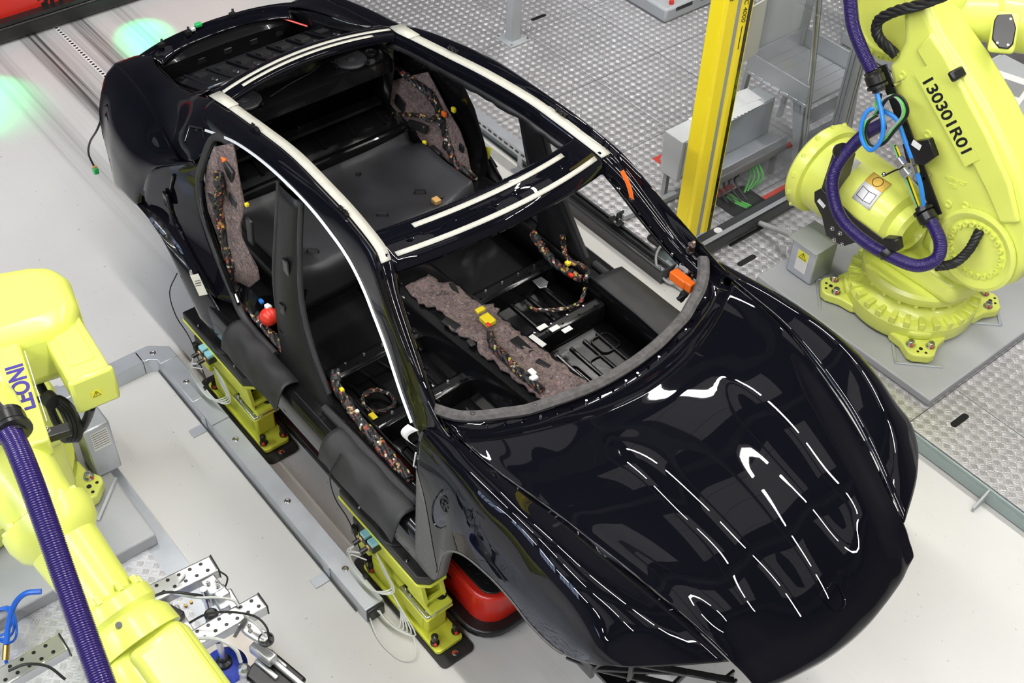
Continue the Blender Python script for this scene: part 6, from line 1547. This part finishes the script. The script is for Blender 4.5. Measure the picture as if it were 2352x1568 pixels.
MB().box((-.91, 2.66, .613), (.19, .52, .004), Matrix.Rotation(.03, 3, 'Z')).build('sheet', 'paper', t); MB().box((-.95, 2.86, .616), (.14, .20, .003), Matrix.Rotation(-.1, 3, 'Z')).build('sheet', 'paper', t)
for k in range(14): MB().box((-.823+.0005*k, 2.44+.033*k, .6155), (.006, .014, .001)).build('perforation', 'print_black', t)
# red floor marks
def mark(P, w, label):
    o = thing('floor_marking', P[0], label, 'marking', 'red floor markings')
    for a, b_ in zip(P, P[1:]): MB().bar(Vector(a)+Vector((0, 0, .001)), Vector(b_)+Vector((0, 0, .001)), .0015, w, (0, 0, 1)).build('tape_strip', 'agv_red', o) if False else MB().box((Vector(a)+Vector(b_))/2+Vector((0, 0, .001)), ((Vector(b_)-Vector(a)).length, w, .0015), Matrix.Rotation(math.atan2(b_[1]-a[1], b_[0]-a[0]), 3, 'Z')).build('tape_strip', 'floor_red', o)
mark([(-0.754,2.473,0.100), (-0.759,2.678,0.100)], .05, 'red tape angle on the deck before the large cable hatch')
mark([(-0.875,3.179,0.100), (-0.793,3.523,0.100)], .06, 'lettered red tape strip on the deck under the steps')
mark([(-0.531,2.633,0.100), (-0.527,3.190,0.100)], .05, 'red tape line on the deck behind the fence rail')
o = thing('floor_arrow', (-1.274,2.473,0.100), 'small red arrow marking on the deck beside the control cabinet', 'marking')
q = [Vector((-1.298,2.447,0.101)), Vector((-1.297,2.541,0.101)), Vector((-1.259,2.483,0.101)), Vector((-1.207,2.446,0.101))]
MB().add([*q, *[v+Vector((0, 0, .001)) for v in q]], [(0, 1, 2, 3), (7, 6, 5, 4), (0, 4, 5, 1), (1, 5, 6, 2), (2, 6, 7, 3), (3, 7, 4, 0)]).build('arrow', 'floor_red', o)
# folding work steps
t = thing('work_steps', (-.8, 3.3, .1), 'aluminium work steps with handrail behind the acrylic fence', 'steps')
for k in range(7): MB().box((-1.04+.074*k, 3.27, .70), (.072, .54, .022)).build('tread_plank', 'alu', t, bevel=.003)
MB().box((-.825, 3.01, .77), (.52, .012, .14)).build('toe_board', 'alu_dull', t, bevel=.003); MB().box((-.825, 3.55, .77), (.52, .012, .14)).build('toe_board', 'alu_dull', t, bevel=.003); MB().box((-1.08, 3.28, .77), (.012, .54, .12)).build('toe_board', 'alu', t, bevel=.003)
for x, y in ((-1.07, 3.02), (-1.07, 3.54), (-.58, 3.02), (-.58, 3.54)): MB().bar((x-.05 if x < -.8 else x+.06, y, .1), (x, y, .69), .04, .025).build('leg', 'alu_dull', t)
for k in range(3): MB().box((-.62+.03*k, 3.28, .52-.16*k), (.10, .46, .02)).build('step', 'alu', t, bevel=.003)
for y in (3.04, 3.52): MB().bar((-.66, y, .69), (-.52, y, .12), .06, .02, (0, 1, 0)).build('stringer', 'alu_dull', t, bevel=.003)
MB().tube([(-.50, 3.03, .25), (-.56, 3.03, .70), (-.64, 3.03, 1.25), (-.69, 3.03, 1.50), (-.77, 3.03, 1.58), (-1.05, 3.03, 1.60)], .021, 12).build('handrail', 'steel', t)
for x in (-1.07,): 
    for y in (3.02, 3.54): MB().box((x, y, 1.2), (.035, .03, 1.0)).build('rail_post', 'alu_dull', t)
MB().box((-1.10, 3.28, 1.15), (.012, .50, .70)).build('guard_sheet', 'cabinet_grey', t)
MB().box((-.545, 3.05, .30), (.003, .05, .04)).build('name_sticker', 'teal_light', t)
# pale document board on the fence
t = thing('document_board', (-.46, 2.2, 1.0), 'cream document board hung on the fence beside the yellow post', 'board')
bq = [(-0.430,2.054,1.418), (-0.430,2.215,1.453), (-0.430,2.206,1.787), (-0.430,2.017,1.764)]
n = 4; MB().add([(-.43, v[1], v[2]) for v in bq]+[(-.42, v[1], v[2]) for v in bq], [(0, 1, 2, 3), (7, 6, 5, 4), (0, 4, 5, 1), (1, 5, 6, 2), (2, 6, 7, 3), (3, 7, 4, 0)]).build('board', 'cream_label', t)
# grey machine foot at the top of the deck
t = thing('machine_base', (-2.906,3.751,0.100), 'grey machine base with dark slotted plinth at the edge of the deck', 'machine')
c = Vector((-2.527,3.759,0.100)); 
MB().box((c.x-.75, c.y+.55, .16), (1.5, 1.1, .12)).build('plinth', 'grey_paint', t, bevel=.02)
MB().box((c.x-.80, c.y+.60, .30), (1.38, .98, .16)).build('lower_case', 'cabinet_grey', t, bevel=.02)
MB().box((c.x-.84, c.y+.66, .9), (1.28, .86, 1.05)).build('upper_case', 'grey_paint', t, bevel=.02)
for k in range(3): MB().box((c.x+.001, c.y+.2+.28*k, .19), (.004, .18, .03)).build('forklift_slot', 'black_metal', t)
MB().cyl((c.x-.05, c.y+.10, .22), (c.x-.05, c.y+.10, .25), .02, 10).build('red_knob', 'red_plastic', t)
# robot controller far right with document on top
t = thing('robot_controller', (.2, 3.9, .1), 'light grey robot controller cabinet behind the right-hand robot', 'cabinet')
MB().box((.22, 3.98, .5), (.55, .62, .76)).build('case', 'cabinet_grey', t, bevel=.02)
MB().box((.24, 3.97, .895), (.50, .56, .03)).build('lid', 'grey_paint', t, bevel=.01)
q = Vector((.20, 3.664, .60)); plate_at(q, .16, .08, (0, -1, 0), 'paper', 'type_plate', t)
warn_triangle((.44, 3.664, .42), (0, -1, 0), (0, 0, 1), .07, t)
t = thing('document_folder', (.22, 3.9, .915), 'dark binder clip and printed sheets lying on the robot controller', 'folder')
MB().box((.25, 3.92, .914), (.24, .32, .006), Matrix.Rotation(.3, 3, 'Z')).build('sheet', 'paper', t); MB().box((.13, 3.80, .925), (.14, .06, .02), Matrix.Rotation(.3, 3, 'Z')).build('clip', 'print_purple', t, bevel=.006)
MB().box((.27, 3.93, .918), (.14, .16, .002), Matrix.Rotation(.3, 3, 'Z')).build('printed_area', 'alu_dull', t)
# cell back panels behind the robots
t = thing('cell_panel', (.4, 4.6, .1), 'grey cell partition behind the right-hand robot', 'partition')
MB().box((-.2, 4.75, 1.1), (2.6, .04, 2.0)).build('sheet', 'cell_grey', t)
for x in (-.85, .1, 1.0): MB().box((x, 4.71, 1.1), (.06, .06, 2.0)).build('mullion', 'alu_dull', t, bevel=.004)
MB().box((-.2, 4.70, .16), (2.6, .08, .1)).build('bottom_rail', 'alu_dull', t, bevel=.01)
